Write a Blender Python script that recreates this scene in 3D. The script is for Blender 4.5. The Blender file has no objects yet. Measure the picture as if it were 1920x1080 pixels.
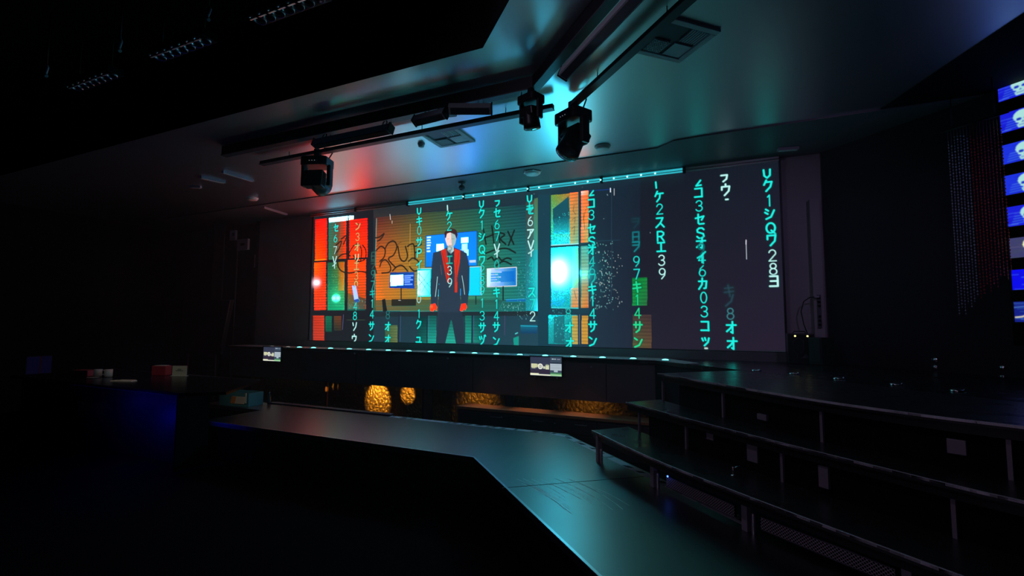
import bpy, math, random
import numpy as np
from mathutils import Vector, Matrix
S = bpy.context.scene
COL = S.collection
random.seed(7)
# ---------------------------------------------------------------- camera
cam = bpy.data.objects.new('camera', bpy.data.cameras.new('camera'))
COL.objects.link(cam)
cam.data.sensor_width = 36.0
cam.data.lens = 36.0 * 900.0 / 1920.0
cam.data.clip_start = 0.02
cam.matrix_world = Matrix(((0.90964, 0.02678, 0.41453, 0.0), (0.41536, -0.07111, -0.90687, 0.0), (0.00519, 0.99711, -0.07581, 1.5), (0, 0, 0, 1)))
S.camera = cam
# ---------------------------------------------------------------- world and exposure
w = bpy.data.worlds.new('world'); S.world = w; w.use_nodes = True
w.node_tree.nodes['Background'].inputs[0].default_value = (0.0, 0.0, 0.0, 1)
w.node_tree.nodes['Background'].inputs[1].default_value = 0.0
S.view_settings.view_transform = 'Standard'
S.view_settings.look = 'None'
S.view_settings.exposure = 0.0
S.view_settings.gamma = 1.0
S.view_settings.use_curve_mapping = False
S.cycles.use_denoising = True
S.cycles.max_bounces = 6
S.cycles.sample_clamp_indirect = 3.0
def light(kind, loc, energy, color, size=0.05, target=None, angle=60, blend=0.6):
    l = bpy.data.lights.new('lamp_light', kind); l.energy = energy; l.color = color
    if kind == 'AREA': l.size = size
    else: l.shadow_soft_size = size
    if kind == 'SPOT': l.spot_size = math.radians(angle); l.spot_blend = blend
    o = bpy.data.objects.new('lamp_light', l); COL.objects.link(o); o.location = loc
    if target is not None:
        o.rotation_euler = (Vector(target) - Vector(loc)).to_track_quat('-Z', 'Y').to_euler()
    return o
# under-stage amber lamps, the blue strip below the bar lip and added fill lamps without fixtures
AMBER = (1.0, 0.50, 0.10)
LAMPS_AMBER = [(-7.11, 8.06, 0.16, -0.06, 22.0, 72, 0.45), (-6.31, 8.06, 0.18, 0.04, 10.0, 48, 0.5), (-4.62, 7.98, 0.20, 0.0, 3.5, 95, 1.0), (-2.35, 7.98, 0.20, 0.0, 1.6, 115, 1.0)]
for x, y, z, tz, e, a, bl in LAMPS_AMBER:
    light('SPOT', (x, y, z), e, AMBER, 0.015, (x, 8.48, tz), a, bl)
light('SPOT', (-8.06, 7.60, 0.05), 9.0, AMBER, 0.01, (-8.22, 8.10, 0.05), 13, 0.5)  # added amber spot without fixture, brightens the end divider
light('SPOT', (-7.5, 5.0, 0.42), 1.6, (1.0, 0.90, 0.75), 0.03, (-8.2, 5.98, 0.14), 40, 0.8)  # added spot under the bar top, brightens the flyers
light('POINT', (-7.80, 4.18, 0.08), 2.4, (0.01, 0.01, 1.0), 0.12)
for x in (-4.0, -3.1, -2.2): light('SPOT', (x, 7.66, 0.62), 5.0, (1.0, 0.48, 0.28), 0.03, (x, 7.50, 0.0), 85, 0.8)  # added spots without fixtures, warm up the worktop edge
light('POINT', (-8.7, 4.16, 0.25), 1.0, (0.01, 0.01, 1.0), 0.12)
light('SPOT', (-3.2, -2.6, 2.6), 50, (0.80, 0.58, 1.0), 0.3, (0.6, 4.4, 0.2), 50, 1.0)  # added purple fill from behind the camera for tier posts and grilles
light('AREA', (-2.6, 2.2, 3.95), 7.0, (0.80, 0.66, 1.0), 0.3, (1.2, 3.9, 0.3))  # added fill that lifts the tier edges, no fixture
light('SPOT', (2.0, 4.6, 4.0), 28, (0.72, 0.45, 1.0), 0.08, (0.2, 8.6, 1.6), 85, 1.0)  # added purple fill from the right over the stage end, no fixture
light('SPOT', (-7.6, 2.5, 4.1), 55, (1.0, 0.95, 0.85), 0.05, (-9.7, 5.4, 0.55), 28, 1.0)  # added fill for the cards and mugs on the bar, no fixture

# ---------------------------------------------------------------- materials
def mat(name, c, rough=0.5, metal=0.0, spec=0.5, noise=0.0, nscale=6.0, bump=0.0, bscale=60.0, emit=None, es=0.0, rvar=0.0):
    m = bpy.data.materials.new(name); m.use_nodes = True
    nt = m.node_tree; b = nt.nodes['Principled BSDF']
    b.inputs['Base Color'].default_value = (*c, 1); b.inputs['Roughness'].default_value = rough
    b.inputs['Metallic'].default_value = metal; b.inputs['Specular IOR Level'].default_value = spec
    tc = nt.nodes.new('ShaderNodeTexCoord')
    if noise or rvar:
        n = nt.nodes.new('ShaderNodeTexNoise'); n.inputs['Scale'].default_value = nscale; n.inputs['Detail'].default_value = 5
        nt.links.new(tc.outputs['Object'], n.inputs['Vector'])
    if noise:
        r = nt.nodes.new('ShaderNodeMapRange'); r.inputs[3].default_value = 1 - noise; r.inputs[4].default_value = 1 + noise
        nt.links.new(n.outputs['Fac'], r.inputs[0])
        v = nt.nodes.new('ShaderNodeVectorMath'); v.operation = 'SCALE'; v.inputs[0].default_value = c
        nt.links.new(r.outputs[0], v.inputs['Scale']); nt.links.new(v.outputs[0], b.inputs['Base Color'])
    if rvar:
        r = nt.nodes.new('ShaderNodeMapRange'); r.inputs[1].default_value = 0.3; r.inputs[2].default_value = 0.7
        r.inputs[3].default_value = rough - rvar; r.inputs[4].default_value = rough + rvar
        nt.links.new(n.outputs['Fac'], r.inputs[0]); nt.links.new(r.outputs[0], b.inputs['Roughness'])
    if bump:
        n2 = nt.nodes.new('ShaderNodeTexNoise'); n2.inputs['Scale'].default_value = bscale; n2.inputs['Detail'].default_value = 3
        nt.links.new(tc.outputs['Object'], n2.inputs['Vector'])
        bp = nt.nodes.new('ShaderNodeBump'); bp.inputs['Strength'].default_value = bump; bp.inputs['Distance'].default_value = 0.01
        nt.links.new(n2.outputs['Fac'], bp.inputs['Height']); nt.links.new(bp.outputs[0], b.inputs['Normal'])
    if emit:
        b.inputs['Emission Color'].default_value = (*emit, 1); b.inputs['Emission Strength'].default_value = es
    return m
M = {}
M['carpet'] = mat('black_carpet', (0.006, 0.006, 0.008), 0.95, 0, 0.1, 0.3, 30, 0.3, 200)
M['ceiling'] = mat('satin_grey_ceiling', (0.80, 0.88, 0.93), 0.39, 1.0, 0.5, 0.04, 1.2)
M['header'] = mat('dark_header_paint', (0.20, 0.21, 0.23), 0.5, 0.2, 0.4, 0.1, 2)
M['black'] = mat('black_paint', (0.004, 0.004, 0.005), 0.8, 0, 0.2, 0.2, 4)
M['wall'] = mat('dark_grey_wall_paint', (0.42, 0.40, 0.42), 0.75, 0, 0.3, 0.08, 3, 0.05, 80)
M['walld'] = mat('charcoal_wall_paint', (0.024, 0.022, 0.028), 0.8, 0, 0.3, 0.1, 3, 0.05, 80)
M['lip'] = mat('pale_deck_glare', (0.80, 0.78, 0.78), 0.5, 0.0)
M['deck'] = mat('black_stage_laminate', (0.012, 0.012, 0.013), 0.25, 0.0, 0.8, 0.15, 5, rvar=0.04)
M['fascia'] = mat('charcoal_fascia_panel', (0.14, 0.13, 0.15), 0.6, 0, 0.4, 0.1, 3)
M['catwalk'] = mat('satin_dark_grey_laminate', (0.27, 0.285, 0.275), 0.37, 1.0, 0.7, 0.08, 1.5, rvar=0.015)
M['seam'] = mat('dark_seam', (0.01, 0.01, 0.012), 0.7)
M['scuff'] = mat('pale_scuff', (0.85, 0.86, 0.85), 0.6, 0.5)
M['tier'] = mat('black_satin_tier_laminate', (0.035, 0.036, 0.037), 0.30, 0.25, 0.8, 0.15, 6, rvar=0.05)
M['alu'] = mat('brushed_aluminium', (0.55, 0.55, 0.57), 0.35, 0.9, 0.5, 0.1, 40)
M['chrome'] = mat('chrome', (0.8, 0.8, 0.82), 0.12, 1.0)
M['blackmetal'] = mat('black_powder_coat', (0.012, 0.012, 0.014), 0.45, 0.2, 0.5, 0.1, 20)
M['greymetal'] = mat('grey_powder_coat', (0.10, 0.10, 0.12), 0.45, 0.4, 0.5, 0.1, 20)
M['plastic'] = mat('black_plastic', (0.012, 0.012, 0.013), 0.4, 0, 0.5)
M['bartop'] = mat('black_bar_top', (0.006, 0.006, 0.007), 0.25, 0, 0.5)
M['white'] = mat('white_plastic', (0.92, 0.92, 0.92), 0.5)
M['whitetape'] = mat('white_tape', (0.85, 0.80, 0.88), 0.55)
M['wood'] = mat('amber_stained_wood', (0.45, 0.22, 0.09), 0.4, 0, 0.5, 0.25, 12)
M['cabinet'] = mat('dark_cabinet_laminate', (0.07, 0.068, 0.07), 0.5, 0, 0.4, 0.1, 6)
M['glass'] = mat('lens_glass', (0.05, 0.06, 0.07), 0.08, 0, 0.8)
M['ledcyan'] = mat('cyan_led', (0.0, 0.2, 0.2), 0.4, emit=(0.10, 1.0, 0.92), es=6.0)
M['ledwhite'] = mat('pale_cyan_led', (0.1, 0.3, 0.3), 0.4, emit=(0.35, 1.0, 1.0), es=2.5)
M['leddim'] = mat('dim_led', (0.2, 0.2, 0.2), 0.4, emit=(0.8, 0.8, 0.75), es=0.25)
M['ledyellow'] = mat('yellow_led', (0.3, 0.3, 0.1), 0.4, emit=(1.0, 0.95, 0.35), es=1.5)
M['ledblue'] = mat('blue_led', (0, 0, 0.3), 0.4, emit=(0.05, 0.15, 1.0), es=5.0)
M['ledlamp'] = mat('amber_lamp_lens', (0.4, 0.2, 0.05), 0.4, emit=(1.0, 0.5, 0.1), es=1.0)
M['strip'] = mat('blue_led_strip', (0, 0, 0.1), 0.4, emit=(0.01, 0.01, 1.0), es=0.012)
M['tubelit'] = mat('tube_with_led_glow', (0.2, 0.3, 0.32), 0.3, emit=(0.03, 0.50, 0.60), es=0.9)  # emission stands in for cyan the tubes catch from the LEDs
M['ventpaint'] = mat('white_vent_paint', (0.8, 0.82, 0.84), 0.5)
M['bodyblack'] = mat('dark_bar_body', (0.03, 0.03, 0.034), 0.6)
M['tierpost'] = mat('grey_tier_frame', (0.30, 0.27, 0.31), 0.5, 0.3)
M['tierstrip'] = mat('scuffed_aluminium_edging', (0.75, 0.74, 0.78), 0.5, 0.35, 0.5, 0.2, 30)
M['grillemetal'] = mat('bare_expanded_metal', (0.75, 0.68, 0.74), 0.5, 0.2)
M['batten'] = mat('slate_batten_housing', (0.42, 0.47, 0.50), 0.5, 0.2)
M['glint'] = mat('satin_reflector', (1.0, 1.0, 1.0), 0.5, 1.0)
M['tube'] = mat('frosted_rail', (0.85, 0.85, 0.85), 0.5, 0.0, 0.6)
M['teal'] = mat('teal_plastic', (0.10, 0.32, 0.36), 0.5, 0, 0.4)
M['paper'] = mat('off_white_paper', (0.75, 0.68, 0.55), 0.8)
M['orange'] = mat('orange_print', (0.75, 0.28, 0.06), 0.7)
M['card'] = mat('cream_card', (0.62, 0.62, 0.48), 0.8)
M['ink'] = mat('faded_ink', (0.30, 0.30, 0.22), 0.8)
M['red'] = mat('dark_red_plastic', (0.35, 0.02, 0.03), 0.5)
M['pink'] = mat('pink_print', (0.5, 0.08, 0.12), 0.6)
M['navy'] = mat('navy_print', (0.12, 0.10, 0.7), 0.6)
M['ceramic'] = mat('white_ceramic', (0.6, 0.58, 0.56), 0.3)
M['beadred'] = mat('red_glass_bead', (0.75, 0.06, 0.05), 0.2, 0.3, 0.8)
M['beadgrey'] = mat('smoked_glass_bead', (0.6, 0.56, 0.7), 0.2, 0.4, 0.8)
M['pale'] = mat('pale_grey_paint', (0.42, 0.42, 0.50), 0.6)
M['tgrey'] = mat('warm_grey_panel', (0.09, 0.07, 0.075), 0.7)
def gold():
    m = mat('crinkled_gold_foil', (0.85, 0.55, 0.14), 0.38, 0.7, 0.5)
    nt = m.node_tree; b = nt.nodes['Principled BSDF']
    tc = nt.nodes.new('ShaderNodeTexCoord'); mp = nt.nodes.new('ShaderNodeMapping'); mp.inputs['Rotation'].default_value = (0, .5, 0); mp.inputs['Scale'].default_value = (1.2, 1, 1)
    v = nt.nodes.new('ShaderNodeTexVoronoi'); v.feature = 'DISTANCE_TO_EDGE'; v.inputs['Scale'].default_value = 9
    n = nt.nodes.new('ShaderNodeTexNoise'); n.inputs['Scale'].default_value = 14; n.inputs['Detail'].default_value = 4
    nt.links.new(tc.outputs['Object'], mp.inputs[0]); nt.links.new(mp.outputs[0], v.inputs['Vector']); nt.links.new(mp.outputs[0], n.inputs['Vector'])
    ad = nt.nodes.new('ShaderNodeMath'); ad.operation = 'ADD'
    nt.links.new(v.outputs['Distance'], ad.inputs[0]); nt.links.new(n.outputs['Fac'], ad.inputs[1])
    bp = nt.nodes.new('ShaderNodeBump'); bp.inputs['Strength'].default_value = 1.0; bp.inputs['Distance'].default_value = 0.05
    nt.links.new(ad.outputs[0], bp.inputs['Height']); nt.links.new(bp.outputs[0], b.inputs['Normal'])
    return m
M['gold'] = gold()
def display_mat(name, strength):
    m = bpy.data.materials.new(name); m.use_nodes = True
    nt = m.node_tree; b = nt.nodes['Principled BSDF']
    b.inputs['Base Color'].default_value = (0.012, 0.012, 0.014, 1); b.inputs['Roughness'].default_value = 0.55
    a = nt.nodes.new('ShaderNodeAttribute'); a.attribute_name = 'pixels'
    nt.links.new(a.outputs['Color'], b.inputs['Emission Color']); b.inputs['Emission Strength'].default_value = strength
    return m
M['wallled'] = display_mat('led_wall_pixels', 1.0)
M['screen'] = display_mat('small_screen_pixels', 1.0)
# ---------------------------------------------------------------- helpers
class MB:
    def __init__(s): s.v = []; s.f = []; s.sm = []
    def add(s, vs, fs, smooth=False):
        k = len(s.v); s.v += [tuple(p) for p in vs]; s.f += [tuple(i + k for i in f) for f in fs]; s.sm += [smooth] * len(fs); return s
    def box(s, c, d, rz=0.0, rx=0.0):
        R = Matrix.Rotation(rz, 3, 'Z') @ Matrix.Rotation(rx, 3, 'X'); x, y, z = d[0] / 2, d[1] / 2, d[2] / 2
        vs = [Vector(c) + R @ Vector(p) for p in ((-x, -y, -z), (x, -y, -z), (x, y, -z), (-x, y, -z), (-x, -y, z), (x, -y, z), (x, y, z), (-x, y, z))]
        return s.add(vs, [(0, 3, 2, 1), (4, 5, 6, 7), (0, 1, 5, 4), (1, 2, 6, 5), (2, 3, 7, 6), (3, 0, 4, 7)])
    def prism(s, poly, z0, z1):
        a = sum(poly[i][0] * poly[(i + 1) % len(poly)][1] - poly[(i + 1) % len(poly)][0] * poly[i][1] for i in range(len(poly)))
        if a < 0: poly = poly[::-1]
        n = len(poly)
        vs = [(x, y, z0) for x, y in poly] + [(x, y, z1) for x, y in poly]
        return s.add(vs, [tuple(range(n))[::-1], tuple(range(n, 2 * n))] + [(i, (i + 1) % n, n + (i + 1) % n, n + i) for i in range(n)])
    def tube(s, pts, r, n=10, cap=True):
        pts = [Vector(p) for p in pts]; vs = []; fs = []
        rr = r if isinstance(r, (list, tuple)) else [r] * len(pts)
        up = None
        for i, p in enumerate(pts):
            t = (pts[min(i + 1, len(pts) - 1)] - pts[max(i - 1, 0)]).normalized()
            if up is None:
                up = Vector((0, 0, 1)) if abs(t.z) < 0.9 else Vector((1, 0, 0))
            a = t.cross(up).normalized(); b = a.cross(t).normalized(); up = b
            for k in range(n):
                q = 2 * math.pi * k / n
                vs.append(p + (a * math.cos(q) + b * math.sin(q)) * rr[i])
        for i in range(len(pts) - 1):
            for k in range(n):
                fs.append((i * n + k, i * n + (k + 1) % n, (i + 1) * n + (k + 1) % n, (i + 1) * n + k))
        s.add(vs, fs, True)
        if cap:
            m = len(s.v) - len(vs)
            s.f += [tuple(m + k for k in range(n))[::-1], tuple(m + (len(pts) - 1) * n + k for k in range(n))]; s.sm += [False, False]
        return s
    def lathe(s, c, prof, n=24, axis='Z'):
        vs = []; fs = []
        for (r, h) in prof:
            for k in range(n):
                q = 2 * math.pi * k / n; p = (r * math.cos(q), r * math.sin(q), h)
                if axis == 'Y': p = (p[0], p[2], p[1])
                if axis == 'X': p = (p[2], p[0], p[1])
                vs.append(Vector(c) + Vector(p))
        for i in range(len(prof) - 1):
            for k in range(n):
                fs.append((i * n + k, i * n + (k + 1) % n, (i + 1) * n + (k + 1) % n, (i + 1) * n + k))
        return s.add(vs, fs, True)
    def ribbon(s, pts, w, h0, h1):
        for a, b in zip(pts[:-1], pts[1:]):
            a = Vector((a[0], a[1])); b = Vector((b[0], b[1])); t = (b - a).normalized(); nn = Vector((-t.y, t.x)) * (w / 2)
            s.prism([tuple(a - nn - t * .001), tuple(b - nn + t * .001), tuple(b + nn + t * .001), tuple(a + nn - t * .001)], h0, h1)
        return s
def obj(name, mb, material, parent=None, bevel=0.0):
    me = bpy.data.meshes.new(name); me.from_pydata([tuple(v) for v in mb.v], [], mb.f); me.update()
    me.polygons.foreach_set('use_smooth', mb.sm)
    me.materials.append(M[material] if isinstance(material, str) else material)
    o = bpy.data.objects.new(name, me); COL.objects.link(o)
    if parent is not None: o.parent = parent
    if bevel:
        b = o.modifiers.new('bevel', 'BEVEL'); b.width = bevel; b.segments = 2; b.limit_method = 'ANGLE'
    return o
def tag(o, label, cat, group=None, kind=None):
    o['label'] = label; o['category'] = cat
    if group: o['group'] = group
    if kind: o['kind'] = kind
    return o
def thing(name, label, cat, loc=(0, 0, 0), rz=0.0, group=None):
    o = bpy.data.objects.new(name, None); COL.objects.link(o); o.empty_display_size = 0.1
    o.location = loc; o.rotation_euler = (0, 0, rz); return tag(o, label, cat, group)
def struct(name, mb, m, label=None, bevel=0.0):
    o = obj(name, mb, m, None, bevel); o['kind'] = 'structure'
    o['label'] = label or name; o['category'] = 'room'
    return o
def dup(root, loc, rz=None, label=None):
    r = root.copy(); COL.objects.link(r); r.location = loc
    if rz is not None: r.rotation_euler = (r.rotation_euler[0], r.rotation_euler[1], rz)
    if label: r['label'] = label
    for ch in list(root.children):
        c = ch.copy(); COL.objects.link(c); c.parent = r
        for g in list(ch.children):
            d = g.copy(); COL.objects.link(d); d.parent = c
    return r
ORD = ['first', 'second', 'third', 'fourth', 'fifth', 'sixth', 'seventh', 'eighth', 'ninth', 'tenth', 'eleventh', 'twelfth', 'thirteenth', 'fourteenth', 'fifteenth', 'sixteenth']
# ---------------------------------------------------------------- what the displays show: a small raster painter
def lin(c):
    c = np.clip(np.array(c, float), 0, 255) / 255.0
    l = np.where(c <= 0.04045, c / 12.92, ((c + 0.055) / 1.055) ** 2.4)
    return l
class Raster:
    def __init__(s, w, h, mm):
        s.w, s.h, s.mm = w, h, mm
        s.a = np.zeros((h, w, 3)); s.X, s.Y = np.meshgrid(np.arange(w) * mm, np.arange(h) * mm)
        rng = np.random.default_rng(3)
        s.brick = 1 + 0.16 * np.sign(np.sin(s.Y * 2 * math.pi / 62.0)) * (np.abs(np.sin(s.Y * 2 * math.pi / 62.0)) > .3) + 0.05 * rng.standard_normal((h, w))
        g = rng.random((h, w)); s.grain = 1 + 0.5 * (g > .86) - 0.25 * (g < .3)
    def win(s, x0, y0, x1, y1):
        i0 = max(0, int(y0 / s.mm) - 1); i1 = min(s.h, int(y1 / s.mm) + 3); j0 = max(0, int(x0 / s.mm) - 1); j1 = min(s.w, int(x1 / s.mm) + 3)
        return slice(i0, max(i0, i1)), slice(j0, max(j0, j1))
    def over(s, sl, col, al):
        s.a[sl] = s.a[sl] * (1 - al[..., None]) + col * al[..., None]
    def inside(s, pts, sl):
        X, Y = s.X[sl], s.Y[sl]; ins = np.zeros(X.shape, bool); n = len(pts)
        for i in range(n):
            (x0, y0), (x1, y1) = pts[i], pts[(i + 1) % n]
            if y0 == y1: continue
            c = ((y0 > Y) != (y1 > Y)) & (X < (x1 - x0) * (Y - y0) / (y1 - y0) + x0); ins ^= c
        return ins.astype(float)
    def tex(s, sl, t):
        return s.brick[sl][..., None] if t == 2 else s.grain[sl][..., None] if t == 3 else 1.0
    def poly(s, pts, c, a=1, soft=0, t=0, cols=None):
        xs = [p[0] for p in pts]; ys = [p[1] for p in pts]; sl = s.win(min(xs), min(ys), max(xs), max(ys))
        if s.a[sl].size == 0: return
        mk = s.inside(pts, sl)
        gain = max(1.0, a); a = min(a, 1.0)
        if cols:
            u = np.clip((s.X[sl] - min(xs)) / (max(xs) - min(xs) + 1e-6), 0, 1)[..., None]
            yt = np.interp(s.X[sl], [pts[0][0], pts[1][0] + 1e-3], [pts[0][1], pts[1][1]]); yb = np.interp(s.X[sl], [pts[3][0], pts[2][0] + 1e-3], [pts[3][1], pts[2][1]])
            v = np.clip((s.Y[sl] - yt) / (yb - yt + 1e-6), 0, 1)[..., None]
            c0, c1, c2, c3 = [np.array(k, float) for k in cols]
            cc = lin((c0 * (1 - u) + c1 * u) * (1 - v) + (c3 * (1 - u) + c2 * u) * v)
            if soft:
                e = np.minimum(np.minimum(u, 1 - u), np.minimum(v, 1 - v))[..., 0]; mk = mk * np.clip(e * 100 / soft, 0, 1)
        else: cc = lin(c) * np.ones(mk.shape + (3,))
        s.over(sl, cc * s.tex(sl, t) * gain, mk * a)
    def line(s, pts, w, c, a=1):
        r = w / 2; xs = [p[0] for p in pts]; ys = [p[1] for p in pts]; sl = s.win(min(xs) - r * 2, min(ys) - r * 2, max(xs) + r * 2, max(ys) + r * 2)
        X, Y = s.X[sl], s.Y[sl]
        if X.size == 0: return
        d = np.full(X.shape, 1e9)
        for (x0, y0), (x1, y1) in zip(pts[:-1], pts[1:]):
            dx, dy = x1 - x0, y1 - y0; q = np.clip(((X - x0) * dx + (Y - y0) * dy) / (dx * dx + dy * dy + 1e-9), 0, 1)
            d = np.minimum(d, np.hypot(X - x0 - q * dx, Y - y0 - q * dy))
        mk = np.clip((r - d) / s.mm + 0.5, 0, 1)
        s.over(sl, lin(c) * max(1, a), mk * min(a, 1))
    def glow(s, p, r, c, g):
        sl = s.win(p[0] - 3 * r, p[1] - 3 * r, p[0] + 3 * r, p[1] + 3 * r)
        d2 = (s.X[sl] - p[0]) ** 2 + (s.Y[sl] - p[1]) ** 2
        s.a[sl] += (np.exp(-d2 / (r * r)) * g)[..., None] * lin(c)
    def dots(s, p, q, n, c, sd):
        R = random.Random(sd)
        for _ in range(n):
            x = R.uniform(p[0], q[0]); y = R.uniform(p[1], q[1]); l = R.choice([4, 4, 8, 14])
            s.line([(x, y), (x, y + l)], R.choice([7, 9, 12]), c, R.uniform(.25, .95))
    def text(s, p, ch, c, a, h, w):
        g = GLYPH[ch]; bold = 27 if not (ch.isdigit()) else 17
        if not ch.isdigit(): w = w * 1.12
        pts = [[(p[0] + (x - .5) * w, p[1] + (y - .5) * h) for x, y in st] for st in g]
        for st in pts: s.line(st, bold * 2.6, (0, 60, 58), a * .30)
        for st in pts: s.line(st, bold, c, a)
def ring(cx, cy, rx, ry, a0=0, a1=360, n=14):
    return [(cx + rx * math.cos(math.radians(a0 + (a1 - a0) * i / n)), cy + ry * math.sin(math.radians(a0 + (a1 - a0) * i / n))) for i in range(n + 1)]
GLYPH = {
 '0': [ring(.5, .5, .34, .47)], '1': [[(.36, .2), (.55, .05), (.55, .97)]],
 '2': [ring(.5, .3, .34, .26, 190, 380, 10) + [(.15, .96), (.88, .96)]],
 '3': [ring(.48, .27, .33, .23, 200, 450, 10), ring(.48, .73, .37, .24, 270, 520, 10)],
 '4': [[(.68, .97), (.68, .05), (.14, .7), (.9, .7)]],
 '6': [ring(.5, .68, .35, .28), [(.16, .66), (.28, .3), (.62, .04)]], '7': [[(.15, .06), (.86, .06), (.42, .97)]],
 '8': [ring(.5, .27, .3, .22), ring(.5, .73, .36, .25)], '9': [ring(.5, .32, .35, .28), [(.85, .34), (.78, .66), (.42, .97)]],
 'Q': [ring(.5, .48, .4, .42), [(.55, .68), (.9, .98)]], 'R': [[(.16, .97), (.16, .06), (.6, .06), (.82, .2), (.82, .36), (.6, .52), (.16, .52)], [(.5, .52), (.86, .97)]],
 'S': [[(.84, .2), (.66, .06), (.36, .06), (.17, .2), (.2, .4), (.78, .58), (.84, .8), (.64, .95), (.34, .95), (.14, .8)]],
 'P': [[(.2, .97), (.2, .06), (.62, .06), (.84, .2), (.84, .4), (.62, .55), (.2, .55)]], 'V': [[(.12, .04), (.5, .96), (.88, .04)]],
 'i': [[(.2, .2), (.25, .75)]], 'u': [[(.15, .1), (.2, .6), (.45, .8), (.72, .6), (.75, .1)]], 'j': [[(.2, .25), (.8, .25), (.72, .6), (.4, .8)]],
 'z': [[(.75, .3), (.3, .75), (.8, .72)]], 'n': [[(.2, .8), (.22, .4), (.5, .25), (.78, .4), (.8, .8)]], '.': [[(.4, .5), (.6, .5)]],
 'ク': [[(.34, .04), (.12, .42)], [(.3, .2), (.84, .2), (.7, .62), (.3, .97)]], 'シ': [[(.14, .1), (.36, .24)], [(.06, .36), (.3, .5)], [(.16, .92), (.6, .76), (.9, .22)]],
 'ワ': [[(.14, .44), (.14, .12), (.88, .12), (.8, .6), (.4, .96)]], 'ヨ': [[(.16, .1), (.84, .1), (.84, .92), (.12, .92)], [(.2, .5), (.84, .5)]],
 'ウ': [[(.5, .0), (.5, .2)], [(.12, .48), (.12, .22), (.88, .22), (.8, .62), (.38, .98)]], 'コ': [[(.14, .14), (.84, .14), (.84, .9)], [(.1, .88), (.86, .88)]],
 'セ': [[(.06, .4), (.9, .26), (.68, .58)], [(.34, .06), (.34, .84), (.46, .93), (.9, .92)]], 'オ': [[(.06, .3), (.94, .3)], [(.62, .02), (.62, .97), (.46, .88)], [(.6, .34), (.36, .62), (.06, .84)]],
 'イ': [[(.88, .06), (.5, .36), (.08, .56)], [(.54, .34), (.54, .98)]], 'カ': [[(.08, .28), (.86, .28), (.78, .88), (.6, .9)], [(.44, .02), (.4, .56), (.08, .96)]],
 'ッ': [[(.14, .34), (.24, .54)], [(.42, .3), (.5, .5)], [(.82, .32), (.72, .66), (.36, .96)]], 'ケ': [[(.32, .04), (.08, .48)], [(.26, .26), (.94, .26)], [(.62, .28), (.56, .68), (.26, .98)]],
 'ス': [[(.12, .1), (.8, .1), (.54, .56), (.06, .94)], [(.52, .56), (.92, .94)]], 'エ': [[(.14, .12), (.86, .12)], [(.5, .14), (.5, .88)], [(.06, .9), (.94, .9)]],
 'キ': [[(.1, .3), (.86, .24)], [(.06, .64), (.92, .56)], [(.42, .03), (.58, .98)]], 'ノ': [[(.84, .06), (.64, .6), (.14, .96)]],
 'ヲ': [[(.12, .1), (.88, .1), (.8, .56), (.3, .97)], [(.14, .38), (.82, .38)]], '日': [[(.16, .06), (.84, .06), (.84, .95), (.16, .95), (.16, .06)], [(.16, .5), (.84, .5)]],
 'サ': [[(.04, .3), (.96, .3)], [(.28, .05), (.28, .56)], [(.72, .03), (.72, .5), (.62, .78), (.3, .98)]], 'ン': [[(.1, .12), (.38, .28)], [(.12, .92), (.6, .76), (.92, .24)]],
 'ア': [[(.08, .1), (.9, .1), (.56, .46)], [(.48, .28), (.44, .64), (.16, .97)]], 'ィ': [[(.8, .3), (.5, .52), (.16, .66)], [(.54, .5), (.54, .96)]],
 'ヅ': [[(.08, .14), (.2, .42)], [(.36, .1), (.46, .36)], [(.8, .14), (.66, .64), (.28, .97)], [(.78, .0), (.86, .1)], [(.92, -.04), (1., .06)]],
 'ュ': [[(.16, .36), (.72, .36), (.66, .86)], [(.04, .88), (.96, .88)]], 'リ': [[(.2, .06), (.2, .6)], [(.78, .04), (.76, .6), (.42, .97)]], 'ソ': [[(.14, .08), (.26, .4)], [(.84, .06), (.72, .58), (.34, .97)]],
}
def run_ops(R, ops):
    for o in ops:
        k = o[0]
        if k == 'g': R.poly(o[1], None, o[3], o[4], o[5], o[2])
        elif k == 'p': R.poly(o[1], o[2], o[3], o[4], o[5])
        elif k == 'l': R.line(o[1], o[2], o[3], o[4])
        elif k == 'o': R.glow(o[1], o[2], o[3], o[4])
        elif k == 'd': R.dots(o[1], o[2], o[3], o[4], o[5])
        elif k == 't': R.text(o[1], o[2], o[3], o[4], o[5], o[6])
def display(name, a, width, height, material, parent, loc=(0, 0, 0)):
    """flat display surface in the local XZ plane, facing -Y, one vertex per pixel; row 0 on top"""
    h, w = a.shape[:2]
    xs, zs = np.meshgrid(np.linspace(0, width, w), np.linspace(0, -height, h))
    co = np.zeros((h * w, 3), np.float32); co[:, 0] = xs.ravel(); co[:, 2] = zs.ravel(); co += np.array(loc, np.float32)
    i, j = np.meshgrid(np.arange(h - 1), np.arange(w - 1), indexing='ij'); k = (i * w + j).ravel()
    q = np.stack([k, k + w, k + w + 1, k + 1], 1).astype(np.int32)
    me = bpy.data.meshes.new(name); me.vertices.add(h * w); me.vertices.foreach_set('co', co.ravel())
    me.loops.add(q.size); me.loops.foreach_set('vertex_index', q.ravel())
    me.polygons.add(len(q)); me.polygons.foreach_set('loop_start', np.arange(0, q.size, 4, dtype=np.int32))
    me.update(calc_edges=True); me.validate()
    at = me.attributes.new('pixels', 'FLOAT_COLOR', 'POINT')
    rgba = np.ones((h * w, 4), np.float32); rgba[:, :3] = a.reshape(-1, 3); at.data.foreach_set('color', rgba.ravel())
    me.materials.append(M[material]); o = bpy.data.objects.new(name, me); COL.objects.link(o)
    if parent is not None: o.parent = parent
    return o
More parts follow.
